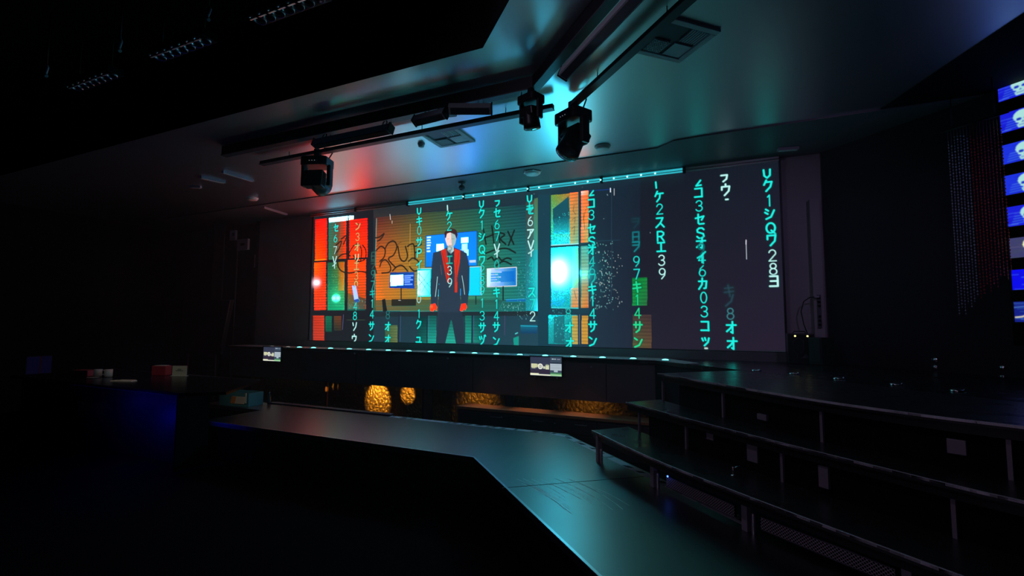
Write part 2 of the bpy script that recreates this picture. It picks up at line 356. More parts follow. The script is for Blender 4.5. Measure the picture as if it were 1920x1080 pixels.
# ================================================================ the room
X45 = math.sqrt(0.5)
H = 4.2
FL = -0.55
struct('floor', MB().prism([(-15.2, -4), (7, -4), (7, 10), (-15.2, 10)], FL - 0.1, FL), 'carpet', 'black carpeted floor of the venue')
CEIL = [(-15, 3.98), (-2.148, 3.98), (5.9, -4.0), (7, -4), (7, 7.16), (-0.29, 7.16), (-0.7, 7.18), (-0.96, 7.38), (-15, 7.42)]
struct('ceiling', MB().prism(CEIL, H, H + 0.55), 'ceiling', 'satin grey ceiling catching the glow of the LED wall')
struct('trim_6', MB().prism([(-15, 3.975), (-2.15, 3.975), (5.9, -4.07), (5.9, -4.02), (-2.145, 3.978), (-15, 3.9785)], H, H + .55), 'black', 'black face of the ceiling step')
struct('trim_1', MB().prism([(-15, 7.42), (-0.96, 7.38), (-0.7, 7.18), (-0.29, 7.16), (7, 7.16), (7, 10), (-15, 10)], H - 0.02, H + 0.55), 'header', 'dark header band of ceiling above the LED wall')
struct('ceiling_upper', MB().prism([(-15.2, -4), (7, -4), (7, 10), (-15.2, 10)], H + 0.55, H + 0.65), 'black', 'black upper ceiling over the seats')
struct('trim_7', MB().prism([(1.75, 7.15), (2.9, 3.9), (4.6, 1.0), (6.8, 1.0), (6.8, 7.15)], H - .012, H), 'black', 'black sheet added as shade on the ceiling above the small screens')  # added black sheet, keeps this ceiling dark where the screens would reflect
struct('wall_back', MB().prism([(-11.3, 8.62), (1.5, 8.62), (1.5, 8.8), (-11.3, 8.8)], FL, H - 0.02), 'wall', 'dark grey wall behind the LED wall')
struct('wall_back_left', MB().prism([(-15, 8.75), (-11.3, 8.75), (-11.3, 8.95), (-15, 8.95)], FL, H - 0.02), 'walld', 'black wall left of the stage')
struct('trim_2', MB().box((-11.3, 8.60, 1.83), (0.05, 0.06, 4.7)), 'blackmetal', 'vertical trim at the left end of the back wall')
struct('wall_left', MB().box((-15.1, 3, 2.05), (0.2, 14, 5.2)), 'walld', 'black left wall')
n0 = (1.32, 8.58); n1 = (6.6, 3.3)
struct('wall_right', MB().prism([n0, n1, (n1[0] + .14, n1[1] + .14), (n0[0] + .14, n0[1] + .14)], FL, H + .5), 'walld', 'black angled wall at the right of the stage')
struct('wall_side', MB().box((6.9, -0.3, 2.05), (0.2, 7.4, 5.2)), 'walld', 'black right side wall')
struct('wall_rear', MB().box((-4, -3.95, 2.05), (22, 0.1, 5.2)), 'walld', 'black rear wall')
# side column with the cable run, right of the LED wall
struct('trim_3', MB().box((1.20, 8.56, 2.2), (0.13, 0.14, 2.5)), 'wall', 'dark column at the right end of the back wall')

# ================================================================ main stage
t = thing('main_stage', 'black raised main stage in front of the LED wall', 'stage', (0, 0, FL))
deckp = [(-11.2, 7.86), (-1.10, 7.86), (3.35, 3.41), (6.0, 3.9), (1.32, 8.55), (-11.2, 8.55)]
obj('deck_top', MB().prism(deckp, 1.44, 1.50), 'deck', t)
obj('deck_glare_band', MB().prism([(-11.2, 7.855), (-1.10, 7.855), (-0.62, 7.37), (-0.45, 7.54), (-1.02, 8.42), (-11.2, 8.42)], 1.497, 1.504), 'lip', t)  # pale sheet over the black deck, screen glare put into its colour
obj('front_fascia', MB().prism([(-11.2, 7.9), (-1.12, 7.9), (-1.12, 7.95), (-11.2, 7.95)], 0.79, 1.44), 'fascia', t)
fp = obj('side_fascia', MB().prism([(-1.12, 7.9), (3.33, 3.45), (3.36, 3.48), (-1.09, 7.95)], 0.0, 1.44), 'walld', t)
gf = obj('recess_panel', MB().box((-6.2, 8.52, 0.40), (10.0, 0.04, 0.78)), 'gold', t); gf['label'] = 'crinkled gold panel lit amber in the recess'
for x in (-8.22, -5.55, -3.75, -3.2):
    obj('divider', MB().box((x, 8.12, 0.40), (0.055 if x < -8 else 0.045, 0.04 if x < -8 else .3, 0.78)), 'wood' if x < -8 else 'cabinet', t)
obj('recess_floor_plinth', MB().box((-6.2, 8.3, 0.02), (10.0, 0.45, 0.04)), 'cabinet', t)
for k, x in enumerate((-7.2, -4.4, -1.9)):
    obj('panel_seam', MB().box((x, 7.898, 1.11), (0.012, 0.008, 0.6)), 'seam', t)
for x, z in ((-7.25, 0.99), (-4.95, 0.97), (-2.15, 0.92), (-2.75, 0.76)):
    b = MB().lathe((x, 7.9, z + .55 - .12), [(0.0, -0.03), (0.016, -0.028), (0.02, 0.0), (0.02, 0.01)], 12, 'Y'); obj('bolt', b, 'alu', t)
struct('trim_4', MB().box((-4.1, 8.51, 1.02), (10.6, 0.16, 0.14)), 'header', 'low plinth under the LED wall')

# LED footlights along the edge
fx = [-9.218, -8.87, -8.43, -7.93, -7.40, -6.88, -6.37, -5.86, -5.35, -4.85, -4.37, -3.92, -3.45, -2.97, -2.46, -1.96, -1.46]
proto = None
def footlight(lbl, led, grp):
    r = thing('footlight', lbl, 'stage light', (0, 0, 0.95), 0, grp)
    obj('rim', MB().lathe((0, 0, 0), [(0.0, 0.004), (0.045, 0.006), (0.062, 0.010), (0.072, 0.004), (0.072, 0.0)], 16), 'alu', r)
    obj('lens', MB().lathe((0, 0, 0.006), [(0.052, 0.0), (0.048, 0.008), (0.03, 0.015), (0.0, 0.018)], 16), led, r)
    return r
a = footlight('', 'leddim', 'dim footlights at the left end of the stage edge'); a.location = (-9.75, 7.91, 0.954)
a['label'] = 'dim pale footlight, leftmost on the main stage edge'
b = dup(a, (fx[0], 7.90, 0.954), None, 'dim pale footlight second from left on the stage edge')
c = footlight('', 'ledcyan', 'cyan footlights along the main stage edge')
for i, x in enumerate(fx[1:]):
    lb = 'glowing cyan footlight on the stage edge, %s cyan one from the left' % ORD[i]
    if i == 0: c.location = (x, 7.91, 0.954); c['label'] = lb
    else: dup(c, (x, 7.90, 0.954), None, lb)
a = dup(c, (-0.955, 7.84, 0.954), None, 'glowing cyan footlight at the right corner of the main stage')
# chrome pucks on the chamfered edge
def puck():
    r = thing('floor_puck', '', 'floor light', (0, 0, 0.95), math.radians(-45), 'chrome floor pucks on the right deck')
    obj('rim', MB().lathe((0, 0, 0), [(0.055, 0), (0.055, 0.008), (0.04, 0.016), (0.034, 0.012)], 20), 'chrome', r)
    obj('lens', MB().lathe((0, 0, 0.0), [(0.034, 0.012), (0.02, 0.018), (0, 0.02)], 16), 'glass', r)
    obj('screw', MB().lathe((0.045, 0, 0.010), [(0.008, 0), (0.006, 0.012), (0, 0.014)], 8), 'chrome', r)
    return r
pk = puck()
for i, (x, y) in enumerate(((0.264, 6.669), (0.636, 6.365), (1.004, 6.014), (1.400, 5.671), (1.743, 5.359))):
    lb = 'small chrome floor puck on the right deck, %s of five from the left' % ORD[i]
    if i == 0: pk.location = (x, y, 0.95); pk['label'] = lb
    else: dup(pk, (x, y, 0.954), None, lb)

# ================================================================ the LED wall
OPS = [['g',[[-61,-37],[9986,11],[9953,2983],[58,3039]],[[25,28,34],[20,25,38],[37,29,47],[28,31,37]],1,0,0],  # base gradients carry the glare and haze veil as a raised black level
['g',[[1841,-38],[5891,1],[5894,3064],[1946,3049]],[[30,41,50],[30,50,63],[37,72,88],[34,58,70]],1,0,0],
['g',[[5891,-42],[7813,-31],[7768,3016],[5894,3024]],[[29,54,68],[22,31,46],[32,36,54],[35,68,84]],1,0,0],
['g',[[51,79],[432,79],[478,1089],[100,1089]],[[225,15,10],[250,25,8],[255,60,5],[255,100,0]],1,0,2],
['g',[[68,1140],[464,1140],[517,2287],[124,2288]],[[255,110,5],[240,50,20],[225,60,30],[225,55,35]],1,0,2],
['g',[[96,2415],[455,2415],[482,2999],[125,3000]],[[200,50,30],[215,60,35],[205,60,40],[190,60,45]],1,0,2],
['l',[[82,1076],[460,1069]],18,(255,170,20),1],
['o',[126,1621],90,(255,210,225),1.4],
['o',[230,1624],70,(255,210,225),1.2],
['g',[[488,181],[1055,182],[1092,1085],[529,1086]],[[20,120,105],[255,40,10],[250,60,10],[40,130,90]],1,0,2],
['g',[[691,199],[858,200],[831,1101],[529,1086]],[[25,110,95],[120,60,40],[120,90,50],[30,130,100]],0.7,0,0],
['g',[[498,1148],[1029,1148],[1077,2290],[550,2291]],[[10,95,70],[170,120,30],[20,190,130],[15,160,110]],1,0,2],
['g',[[866,1166],[1030,1174],[1042,1836],[862,1832]],[[200,90,10],[255,100,10],[240,150,20],[130,140,30]],0.8,0,0],
['g',[[500,79],[1083,79],[1088,183],[505,183]],[[235,240,240],[255,250,250],[255,220,210],[210,230,230]],1.6,0,0],
['g',[[1116,82],[1262,83],[1266,184],[1120,184]],[[255,250,250],[255,250,250],[255,200,190],[255,210,200]],1.4,0,0],
['g',[[1136,173],[1677,173],[1710,1081],[1173,1081]],[[225,30,10],[225,25,20],[250,60,5],[255,70,5]],1,0,2],
['g',[[1126,1129],[1665,1129],[1706,2270],[1172,2271]],[[255,80,5],[250,70,5],[200,80,30],[190,100,40]],1,0,2],
['g',[[1157,1901],[1698,2034],[1692,2299],[1157,2296]],[[120,100,40],[60,60,50],[20,90,80],[10,120,100]],0.85,0,0],
['l',[[415,84],[500,2291]],14,(30,22,24),1],
['l',[[1052,115],[1109,2295]],18,(34,28,28),1],
['l',[[66,1114],[1665,1120]],20,(34,26,26),1],
['o',[804,2006],70,(60,255,225),2.6],
['o',[737,2005],45,(160,255,240),2.2],
['o',[869,2007],45,(160,255,240),2.2],
['o',[800,1918],180,(10,160,100),0.6],
['p',[[1279,1731],[1389,1722],[1480,2030],[1355,2052]],(180,215,240),1.1,0,0],
['p',[[1355,2052],[1480,2030],[1514,2104],[1389,2126]],(40,90,180),1,0,0],
['g',[[489,2429],[690,2429],[706,2792],[506,2793]],[[20,130,90],[20,120,90],[18,90,70],[18,90,70]],0.8,0,2],
['g',[[756,2430],[985,2429],[1000,2764],[771,2765]],[[110,70,40],[130,60,35],[60,50,40],[40,60,50]],0.8,0,2],
['l',[[1049,2393],[1031,2738]],12,(110,110,160),0.8],
['l',[[1150,2517],[1684,2516]],12,(70,90,60),0.8],
['d',[125,1233],[482,2265],60,(255,140,70),1],
['d',[537,1252],[1060,2270],90,(140,230,150),2],
['d',[1162,2025],[1691,2275],40,(90,220,190),3],
['g',[[1910,191],[3174,198],[3194,1050],[1938,1013]],[[95,40,36],[66,78,50],[148,132,48],[215,92,30]],1,0,2],
['g',[[1938,1013],[3194,1050],[3224,2334],[1982,2314]],[[215,92,30],[148,132,48],[150,135,54],[235,125,28]],1,0,2],
['g',[[3165,197],[4614,244],[4624,1112],[3185,1049]],[[66,78,50],[32,88,78],[44,128,96],[148,132,48]],1,0,2],
['g',[[3185,1049],[4624,1112],[4639,2353],[3215,2334]],[[148,132,48],[44,128,96],[50,140,112],[150,135,54]],1,0,2],
['g',[[4607,243],[5630,268],[5633,1151],[4617,1111]],[[32,88,78],[26,66,76],[26,106,108],[44,128,96]],1,0,2],
['g',[[4617,1111],[5633,1151],[5637,2359],[4632,2353]],[[44,128,96],[26,106,108],[28,124,122],[50,140,112]],1,0,2],
['g',[[1840,-62],[5611,-58],[5612,189],[1848,186]],[[34,40,46],[30,48,58],[30,52,64],[60,50,46]],0.8,0,0],
['l',[[2876,419],[2889,1475]],11,(225,150,70),1],
['l',[[1941,218],[1936,2313]],14,(90,210,190),0.75],
['l',[[749,754],[783,731],[834,697],[882,669],[911,663],[913,689],[900,736],[877,791],[852,836],[822,873],[785,907],[749,936],[725,956]],34,(24,24,22),0.95],
['l',[[909,612],[944,594],[995,567],[1044,546],[1070,547],[1063,582],[1035,641],[1002,702],[980,743]],34,(24,24,22),0.95],
['l',[[838,1266],[830,1232],[819,1183],[810,1131],[813,1088],[831,1056],[857,1030],[890,1009],[925,992],[963,981],[1006,975],[1049,973],[1087,976],[1122,987],[1155,1004],[1183,1021],[1203,1033]],34,(24,24,22),0.95],
['l',[[820,1240],[839,1265],[865,1302],[899,1340],[941,1371],[992,1393],[1051,1411],[1117,1424],[1187,1431],[1263,1429],[1346,1419],[1428,1410],[1503,1407],[1573,1414],[1641,1428],[1698,1443],[1738,1453]],34,(24,24,22),0.95],
['l',[[1122,1029],[1149,985],[1188,923],[1232,859],[1274,812],[1315,785],[1357,769],[1397,765],[1432,773],[1464,796],[1494,832],[1517,878],[1533,928],[1535,988],[1528,1060],[1517,1127],[1510,1173]],34,(24,24,22),0.95],
['l',[[1282,1012],[1304,1045],[1335,1093],[1373,1140],[1416,1168],[1469,1176],[1532,1171],[1591,1155],[1634,1130],[1656,1091],[1666,1038],[1665,983],[1658,935],[1640,895],[1610,858],[1580,827],[1559,806]],34,(24,24,22),0.95],
['l',[[1926,658],[1948,657],[1979,654],[2014,650],[2047,643],[2081,626],[2119,602],[2150,583],[2165,578],[2158,596],[2135,629],[2105,666],[2079,693],[2054,710],[2028,722],[2005,730],[1989,736]],34,(24,24,22),0.95],
['l',[[1951,952],[1975,932],[2010,903],[2048,876],[2084,864],[2119,870],[2155,888],[2187,914],[2207,944],[2213,981],[2209,1027],[2198,1072],[2182,1111],[2157,1141],[2122,1166],[2088,1187],[2065,1201]],34,(24,24,22),0.95],
['l',[[2206,920],[2220,897],[2240,864],[2264,831],[2292,805],[2325,786],[2364,770],[2404,763],[2438,766],[2469,785],[2498,815],[2520,852],[2529,892],[2522,936],[2503,987],[2476,1036],[2447,1077],[2407,1103],[2357,1120],[2315,1137],[2303,1165],[2336,1212],[2400,1271],[2468,1327],[2514,1366]],34,(24,24,22),0.95],
['l',[[2558,894],[2569,946],[2584,1021],[2602,1099],[2624,1158],[2650,1195],[2681,1220],[2713,1233],[2741,1235],[2767,1222],[2793,1196],[2813,1162],[2823,1122],[2816,1070],[2797,1007],[2775,948],[2760,906]],34,(24,24,22),0.95],
['l',[[2817,910],[2833,901],[2854,887],[2878,875],[2901,868],[2924,864],[2947,861],[2969,869],[2987,897],[3000,962],[3010,1052],[3017,1141],[3022,1203]],34,(24,24,22),0.95],
['l',[[3015,923],[3181,887]],34,(24,24,22),0.95],
['l',[[3019,1063],[3157,1024]],34,(24,24,22),0.95],
['l',[[2069,1322],[2078,1298],[2090,1264],[2105,1229],[2125,1204],[2150,1189],[2180,1178],[2213,1176],[2244,1186],[2278,1212],[2315,1252],[2347,1296],[2367,1335],[2375,1369],[2374,1402],[2364,1432],[2341,1453],[2297,1465],[2236,1468],[2176,1468],[2134,1469]],34,(24,24,22),0.95],
['l',[[2428,1433],[2448,1415],[2476,1389],[2509,1363],[2542,1343],[2576,1331],[2612,1321],[2649,1319],[2686,1326],[2726,1350],[2768,1387],[2806,1424],[2832,1450]],34,(24,24,22),0.95],
['l',[[1883,1192],[1983,1463]],34,(24,24,22),0.95],
['l',[[2855,1241],[2874,1226],[2901,1204],[2933,1184],[2966,1176],[3002,1184],[3042,1201],[3079,1225],[3107,1253],[3127,1291],[3140,1337],[3145,1382],[3139,1417],[3116,1438],[3079,1453],[3038,1459],[3001,1457],[2968,1440],[2935,1411],[2906,1380],[2886,1359]],34,(24,24,22),0.95],
['l',[[4686,679],[4750,989]],34,(24,24,22),0.95],
['l',[[4879,629],[4931,1001]],34,(24,24,22),0.95],
['l',[[4712,856],[4917,805]],34,(24,24,22),0.95],
['l',[[5036,771],[5061,1009]],34,(24,24,22),0.95],
['l',[[5048,772],[5074,781],[5113,793],[5148,808],[5166,824],[5152,841],[5119,859],[5086,880],[5072,903],[5090,932],[5126,965],[5164,996],[5190,1018]],34,(24,24,22),0.95],
['l',[[5235,765],[5364,1029]],34,(24,24,22),0.95],
['l',[[5374,754],[5249,1043]],34,(24,24,22),0.95],
['l',[[4716,1182],[4764,1168],[4833,1147],[4909,1126],[4979,1111],[5041,1103],[5102,1097],[5160,1097],[5214,1104],[5269,1123],[5322,1152],[5368,1181],[5400,1200]],34,(24,24,22),0.95],
['l',[[4789,1294],[4808,1285],[4834,1271],[4862,1259],[4885,1256],[4899,1269],[4909,1291],[4919,1313],[4933,1323],[4954,1314],[4979,1294],[5005,1273],[5028,1264],[5046,1275],[5062,1297],[5079,1319],[5099,1332],[5126,1329],[5156,1316],[5187,1303],[5216,1295],[5243,1298],[5269,1306],[5292,1315],[5308,1321]],34,(24,24,22),0.95],
['l',[[4982,1433],[5012,1415],[5054,1390],[5101,1366],[5146,1356],[5191,1365],[5238,1387],[5280,1411],[5309,1427]],34,(24,24,22),0.95],
['l',[[821,885],[761,1034]],12,(24,24,22),0.8],
['l',[[2542,845],[2643,804]],12,(24,24,22),0.8],
['l',[[2051,789],[1963,856]],12,(24,24,22),0.8],
['g',[[1913,2062],[5618,2124],[5619,2359],[1921,2313]],[[90,90,50],[30,80,80],[20,110,110],[50,90,60]],0.8,0,0],
['l',[[1948,2206],[5618,2226]],9,(40,130,110),0.8],
['l',[[1921,2313],[5872,2351]],14,(30,150,140),0.9],
['p',[[2418,2058],[3071,2057],[3075,2210],[2423,2211]],(24,26,30),0.9,0,0],
['p',[[2153,2066],[2241,2044],[2309,2328],[2191,2327]],(28,30,32),1,0,0],
['l',[[2607,2085],[2678,2086]],10,(230,230,230),1],
['p',[[1922,2349],[5893,2340],[5894,2434],[1926,2444]],(34,44,50),1,0,0],
['g',[[3122,2447],[3381,2446],[3393,3000],[3136,3001]],[[10,50,52],[14,60,60],[20,120,110],[16,90,80]],0.9,0,2],
['g',[[3380,2425],[3594,2424],[3605,2995],[3393,2996]],[[20,90,85],[20,90,85],[30,180,160],[30,170,150]],0.9,0,2],
['g',[[3752,2426],[4137,2425],[4146,2987],[3762,2988]],[[20,100,90],[20,100,90],[40,185,160],[40,185,160]],0.9,0,2],
['g',[[4288,2427],[4437,2427],[4444,2977],[4296,2977]],[[25,120,100],[20,110,100],[34,180,150],[34,170,150]],0.9,0,2],
['g',[[4474,2428],[4669,2427],[4675,2973],[4481,2973]],[[20,80,80],[20,70,70],[24,120,110],[34,150,130]],0.9,0,2],
['g',[[2260,2633],[2594,2632],[2605,3018],[2272,3019]],[[70,110,70],[110,130,70],[120,130,70],[60,100,60]],0.8,0,2],
['l',[[2630,2399],[2633,3011]],20,(26,34,50),1],
['l',[[2674,2423],[2675,2976]],6,(90,120,190),0.8],
['l',[[3366,2402],[3366,2996]],20,(26,34,50),1],
['l',[[3407,2425],[3406,2962]],6,(90,120,190),0.8],
['l',[[4449,2406],[4444,2974]],20,(26,34,50),1],
['l',[[4486,2428],[4480,2942]],6,(90,120,190),0.8],
['l',[[5177,2430],[5180,2804]],16,(80,70,110),0.8],
['g',[[5519,2605],[5861,2604],[5861,2768],[5520,2769]],[[20,130,150],[20,120,150],[20,60,110],[20,60,100]],0.8,0,0],
['l',[[5519,2625],[5872,2633]],10,(40,190,220),1],
['p',[[5363,2863],[5475,2820],[5476,2994],[5375,2996]],(20,170,150),0.8,0,0],
['l',[[5408,2780],[5453,2759]],20,(90,220,220),1],
['g',[[3288,708],[4538,700],[4547,1413],[3289,1389]],[[18,150,235],[14,140,240],[14,150,245],[10,130,230]],1,0,0],
['l',[[3288,708],[4538,700],[4547,1413],[3289,1389],[3288,708]],12,(16,50,90),1],
['p',[[3316,734],[3425,734],[3425,768],[3316,768]],(225,240,255),0.9,0,0],
['p',[[3317,792],[3412,792],[3413,826],[3318,826]],(225,240,255),0.9,0,0],
['p',[[3318,849],[3427,849],[3428,884],[3319,884]],(225,240,255),0.9,0,0],
['p',[[3319,907],[3415,907],[3415,942],[3320,942]],(225,240,255),0.9,0,0],
['p',[[3321,965],[3402,965],[3403,1000],[3321,1000]],(225,240,255),0.9,0,0],
['p',[[3322,1034],[3417,1034],[3418,1069],[3323,1069]],(225,240,255),0.9,0,0],
['p',[[3563,912],[3749,911],[3753,1106],[3567,1106]],(230,250,250),1.3,0,0],
['p',[[4163,817],[4340,817],[4342,928],[4165,928]],(230,250,250),1.2,0,0],
['p',[[4190,952],[4317,952],[4319,1086],[4193,1086]],(200,240,250),1.1,0,0],
['p',[[4116,1059],[4217,1059],[4219,1170],[4117,1171]],(150,230,245),1,0,0],
['p',[[4243,1067],[4344,1067],[4346,1200],[4245,1200]],(200,240,250),1,0,0],
['p',[[4372,1295],[4521,1295],[4522,1350],[4373,1350]],(200,230,250),1,0,0],
['g',[[2356,1466],[3015,1481],[3024,1839],[2352,1809]],[[15,60,140],[20,80,180],[10,70,190],[10,60,170]],1,0,0],
['g',[[2373,1526],[2720,1525],[2727,1762],[2380,1763]],[[240,250,255],[235,245,255],[225,240,255],[245,250,255]],1.25,0,0],
['p',[[2749,1540],[2989,1540],[2990,1569],[2750,1569]],(130,190,245),0.9,0,0],
['p',[[2750,1587],[2920,1587],[2921,1616],[2751,1616]],(130,190,245),0.9,0,0],
['p',[[2752,1634],[2977,1633],[2978,1662],[2752,1663]],(130,190,245),0.9,0,0],
['p',[[2753,1680],[2908,1680],[2909,1709],[2754,1709]],(130,190,245),0.9,0,0],
['p',[[2754,1727],[2966,1727],[2966,1756],[2755,1756]],(130,190,245),0.9,0,0],
['l',[[2671,1830],[2678,2075]],30,(24,30,36),1],
['g',[[3083,1414],[4645,1439],[4652,2011],[3098,2024]],[[30,215,220],[20,225,235],[10,225,235],[40,230,225]],1.05,0,0],
['g',[[3098,1461],[3413,1461],[3425,2001],[3111,2002]],[[235,255,255],[90,235,235],[60,225,225],[245,255,255]],1.2,0,0],
['l',[[3127,1508],[3310,1698],[3448,1839]],12,(20,120,130),0.8],
['l',[[3413,1474],[3282,1652],[3147,1762]],12,(20,120,130),0.8],
['l',[[3206,1924],[3338,1745],[3498,1659]],12,(20,120,130),0.8],
['l',[[3116,1623],[3257,1765],[3424,1974]],12,(20,120,130),0.8],
['l',[[3083,1414],[4645,1439],[4652,2011]],12,(220,250,250),0.9],
['g',[[4779,1499],[5424,1485],[5426,1840],[4783,1843]],[[240,250,255],[10,120,215],[10,120,215],[225,245,255]],1,0,0],
['g',[[4864,1556],[5379,1555],[5380,1769],[4866,1770]],[[60,160,235],[10,115,215],[10,110,215],[90,180,240]],1,0,0],
['l',[[4779,1488],[5424,1485],[5426,1850],[4783,1853],[4779,1488]],14,(235,235,240),1.1],
['p',[[4840,1555],[5101,1555],[5101,1576],[4840,1577]],(200,235,250),0.8,0,0],
['p',[[4841,1604],[5019,1604],[5019,1626],[4841,1626]],(200,235,250),0.8,0,0],
['p',[[4841,1654],[5090,1653],[5090,1675],[4841,1675]],(200,235,250),0.8,0,0],
['p',[[4842,1703],[5008,1703],[5008,1724],[4842,1724]],(200,235,250),0.8,0,0],
['p',[[4842,1752],[5079,1752],[5079,1773],[4842,1774]],(200,235,250),0.8,0,0],
['l',[[5138,1863],[5140,2116]],30,(24,40,46),1],
['l',[[4530,2041],[4532,2192]],24,(24,40,46),1],
['p',[[5198,2106],[5618,2105],[5618,2157],[5198,2158]],(20,110,180),0.9,0,0],
['l',[[5198,2117],[5607,2103]],8,(60,200,240),1],
['l',[[5060,2304],[5129,2157],[5618,2165]],8,(40,160,160),0.8],
['p',[[3486,1090],[3672,1044],[3830,997],[4012,1008],[4193,1086],[4307,1148],[4374,1427],[4380,1864],[4335,2211],[4185,2231],[4165,1748],[4174,2340],[4241,2644],[4284,2999],[4096,3014],[3986,2514],[3909,2514],[3815,3009],[3593,3014],[3611,2626],[3632,2336],[3646,1732],[3616,2224],[3456,2211],[3435,1838],[3452,1385]],(44,60,78),1,0,0],
['p',[[3658,2348],[4212,2351],[4284,2999],[4083,3014],[3960,2470],[3815,3020],[3593,3014]],(38,54,70),1,0,0],
['p',[[3673,1055],[3804,1018],[3886,1203],[3895,1740],[3843,1738],[3758,1399]],(215,45,22),1,0,0],
['p',[[4012,1030],[4154,1084],[4145,1328],[4086,1635],[4091,1944],[4028,1943],[4035,1633],[4004,1298]],(225,50,20),1,0,0],
['l',[[3713,1103],[3811,1401],[3855,1671]],7,(130,20,20),1],
['l',[[4117,1126],[4070,1413],[4063,1745]],7,(130,20,20),1],
['p',[[3804,1018],[4012,1030],[4004,1298],[3971,1631],[3906,1629],[3874,1292]],(34,52,66),1,0,0],
['p',[[3842,975],[3986,984],[4000,1075],[3924,1137],[3831,1053]],(190,225,225),1,0,0],
['p',[[3785,722],[3837,646],[3941,632],[4032,684],[4060,810],[4024,942],[3960,1016],[3896,1023],[3829,951],[3787,836]],(232,222,210),1.05,0,0],
['p',[[3915,664],[4033,695],[4060,810],[4024,942],[3948,1026],[3931,845]],(150,190,190),0.8,0,0],
['p',[[3773,789],[3758,674],[3823,611],[3940,598],[4045,640],[4085,744],[4061,843],[4020,739],[3903,685],[3824,702],[3800,791]],(64,38,36),1,0,0],
['l',[[3826,816],[3879,819]],6,(60,30,30),1],
['l',[[3944,824],[3996,827]],6,(60,50,50),1],
['l',[[3868,954],[3946,959]],5,(150,60,50),1],
['l',[[3918,833],[3906,900]],4,(190,120,100),1],
['l',[[3604,1606],[3582,1842],[3559,2022]],10,(190,245,245),1.2],
['l',[[4200,1606],[4241,1805],[4269,1992]],9,(190,245,245),1.2],
['p',[[3456,2189],[3562,2168],[3603,2247],[3592,2325],[3538,2280],[3512,2335],[3445,2324],[3430,2256]],(240,60,25),1.1,0,0],
['p',[[4197,2187],[4297,2178],[4323,2254],[4286,2319],[4248,2275],[4224,2340],[4161,2318]],(240,55,25),1.1,0,0],
['o',[3470,2234],30,(255,120,60),0.7],
['l',[[3679,1361],[3709,1565]],4,(220,120,110),0.7],
['g',[[5612,203],[5869,187],[5872,2341],[5619,2339]],[[60,60,56],[110,80,60],[40,220,230],[20,150,165]],0.9,0,3],
['g',[[5791,158],[5880,157],[5872,2341],[5784,2340]],[[70,120,90],[90,110,70],[60,245,250],[20,225,230]],0.95,0,0],
['g',[[5704,1176],[5870,1165],[5871,2107],[5707,2105]],[[20,140,150],[30,190,200],[30,210,215],[20,160,170]],0.8,0,0],
['g',[[6142,133],[6680,141],[6675,1114],[6141,1100]],[[110,160,60],[225,115,45],[60,220,225],[20,225,230]],1,0,3],
['p',[[6174,405],[6493,191],[6512,620],[6174,652]],(24,84,98),1,0,0],
['g',[[6174,570],[6512,559],[6511,923],[6174,898]],[[20,90,104],[20,90,104],[30,215,222],[30,210,218]],1,6,3],
['g',[[6514,133],[6680,133],[6675,1104],[6510,1104]],[[235,130,60],[220,120,55],[110,190,150],[200,180,90]],0.95,0,2],
['g',[[6141,1151],[6674,1144],[6668,2288],[6140,2283]],[[30,235,240],[60,240,245],[20,170,180],[20,185,195]],1,0,3],
['g',[[6527,1921],[6670,1921],[6668,2286],[6526,2286]],[[190,180,90],[220,150,70],[220,140,60],[220,140,60]],0.95,0,2],
['g',[[6551,1176],[6674,1176],[6670,1922],[6548,1922]],[[60,225,225],[90,220,200],[170,190,110],[110,210,190]],0.9,0,0],
['o',[6310,1605],190,(225,255,255),1.5],
['o',[6279,1513],130,(240,255,255),1.3],
['o',[6289,1715],130,(240,255,255),1.3],
['o',[6384,1618],420,(20,190,205),0.75],
['o',[6662,1629],40,(60,240,245),0.8],
['o',[6753,1653],60,(40,220,225),0.6],
['l',[[6141,1100],[6675,1104]],18,(170,255,255),1],
['l',[[6140,2283],[6668,2297]],16,(60,230,230),1],
['g',[[6731,126],[6874,126],[6867,1088],[6726,1088]],[[240,220,210],[240,150,90],[190,190,110],[230,130,60]],1,0,2],
['g',[[6731,197],[6873,197],[6869,739],[6728,739]],[[240,120,50],[235,110,45],[225,150,70],[230,140,60]],0.9,0,2],
['g',[[6725,1147],[6866,1147],[6858,2288],[6719,2288]],[[90,190,170],[70,210,200],[220,120,60],[215,150,70]],1,0,2],
['o',[6783,1683],120,(20,220,225),0.8],
['l',[[6596,375],[6575,474],[6626,550]],10,(70,60,40),0.8],
['l',[[6554,644],[6616,609],[6605,709]],10,(70,60,40),0.8],
['l',[[6542,824],[6605,769],[6594,929]],10,(70,60,40),0.8],
['l',[[6589,1972],[6629,2121]],10,(70,60,40),0.8],
['l',[[6770,543],[6798,844]],10,(70,60,40),0.8],
['l',[[6821,467],[6769,663]],10,(70,60,40),0.8],
['p',[[5869,103],[6142,102],[6139,3028],[5873,3015]],(26,62,77),1,0,0],
['l',[[6141,1126],[6877,1142]],28,(20,60,72),1],
['l',[[6701,133],[6674,2996]],24,(24,58,70),1],
['p',[[6140,2313],[6868,2311],[6868,2391],[6140,2393]],(28,62,78),1,0,0],
['g',[[6087,2422],[6647,2421],[6645,2958],[6087,2960]],[[30,220,220],[24,170,175],[24,120,125],[24,160,165]],0.95,0,3],
['p',[[6193,2453],[6402,2433],[6400,2944],[6192,2938]],(30,90,104),0.75,0,0],
['g',[[6546,2434],[6657,2433],[6655,2950],[6543,2951]],[[190,175,80],[190,150,70],[190,160,80],[180,170,90]],1,0,2],
['g',[[6728,2434],[6848,2434],[6844,2946],[6725,2947]],[[205,150,60],[200,150,60],[200,150,60],[200,150,60]],1,0,2],
['l',[[6688,2415],[6685,2948]],8,(130,150,200),0.7],
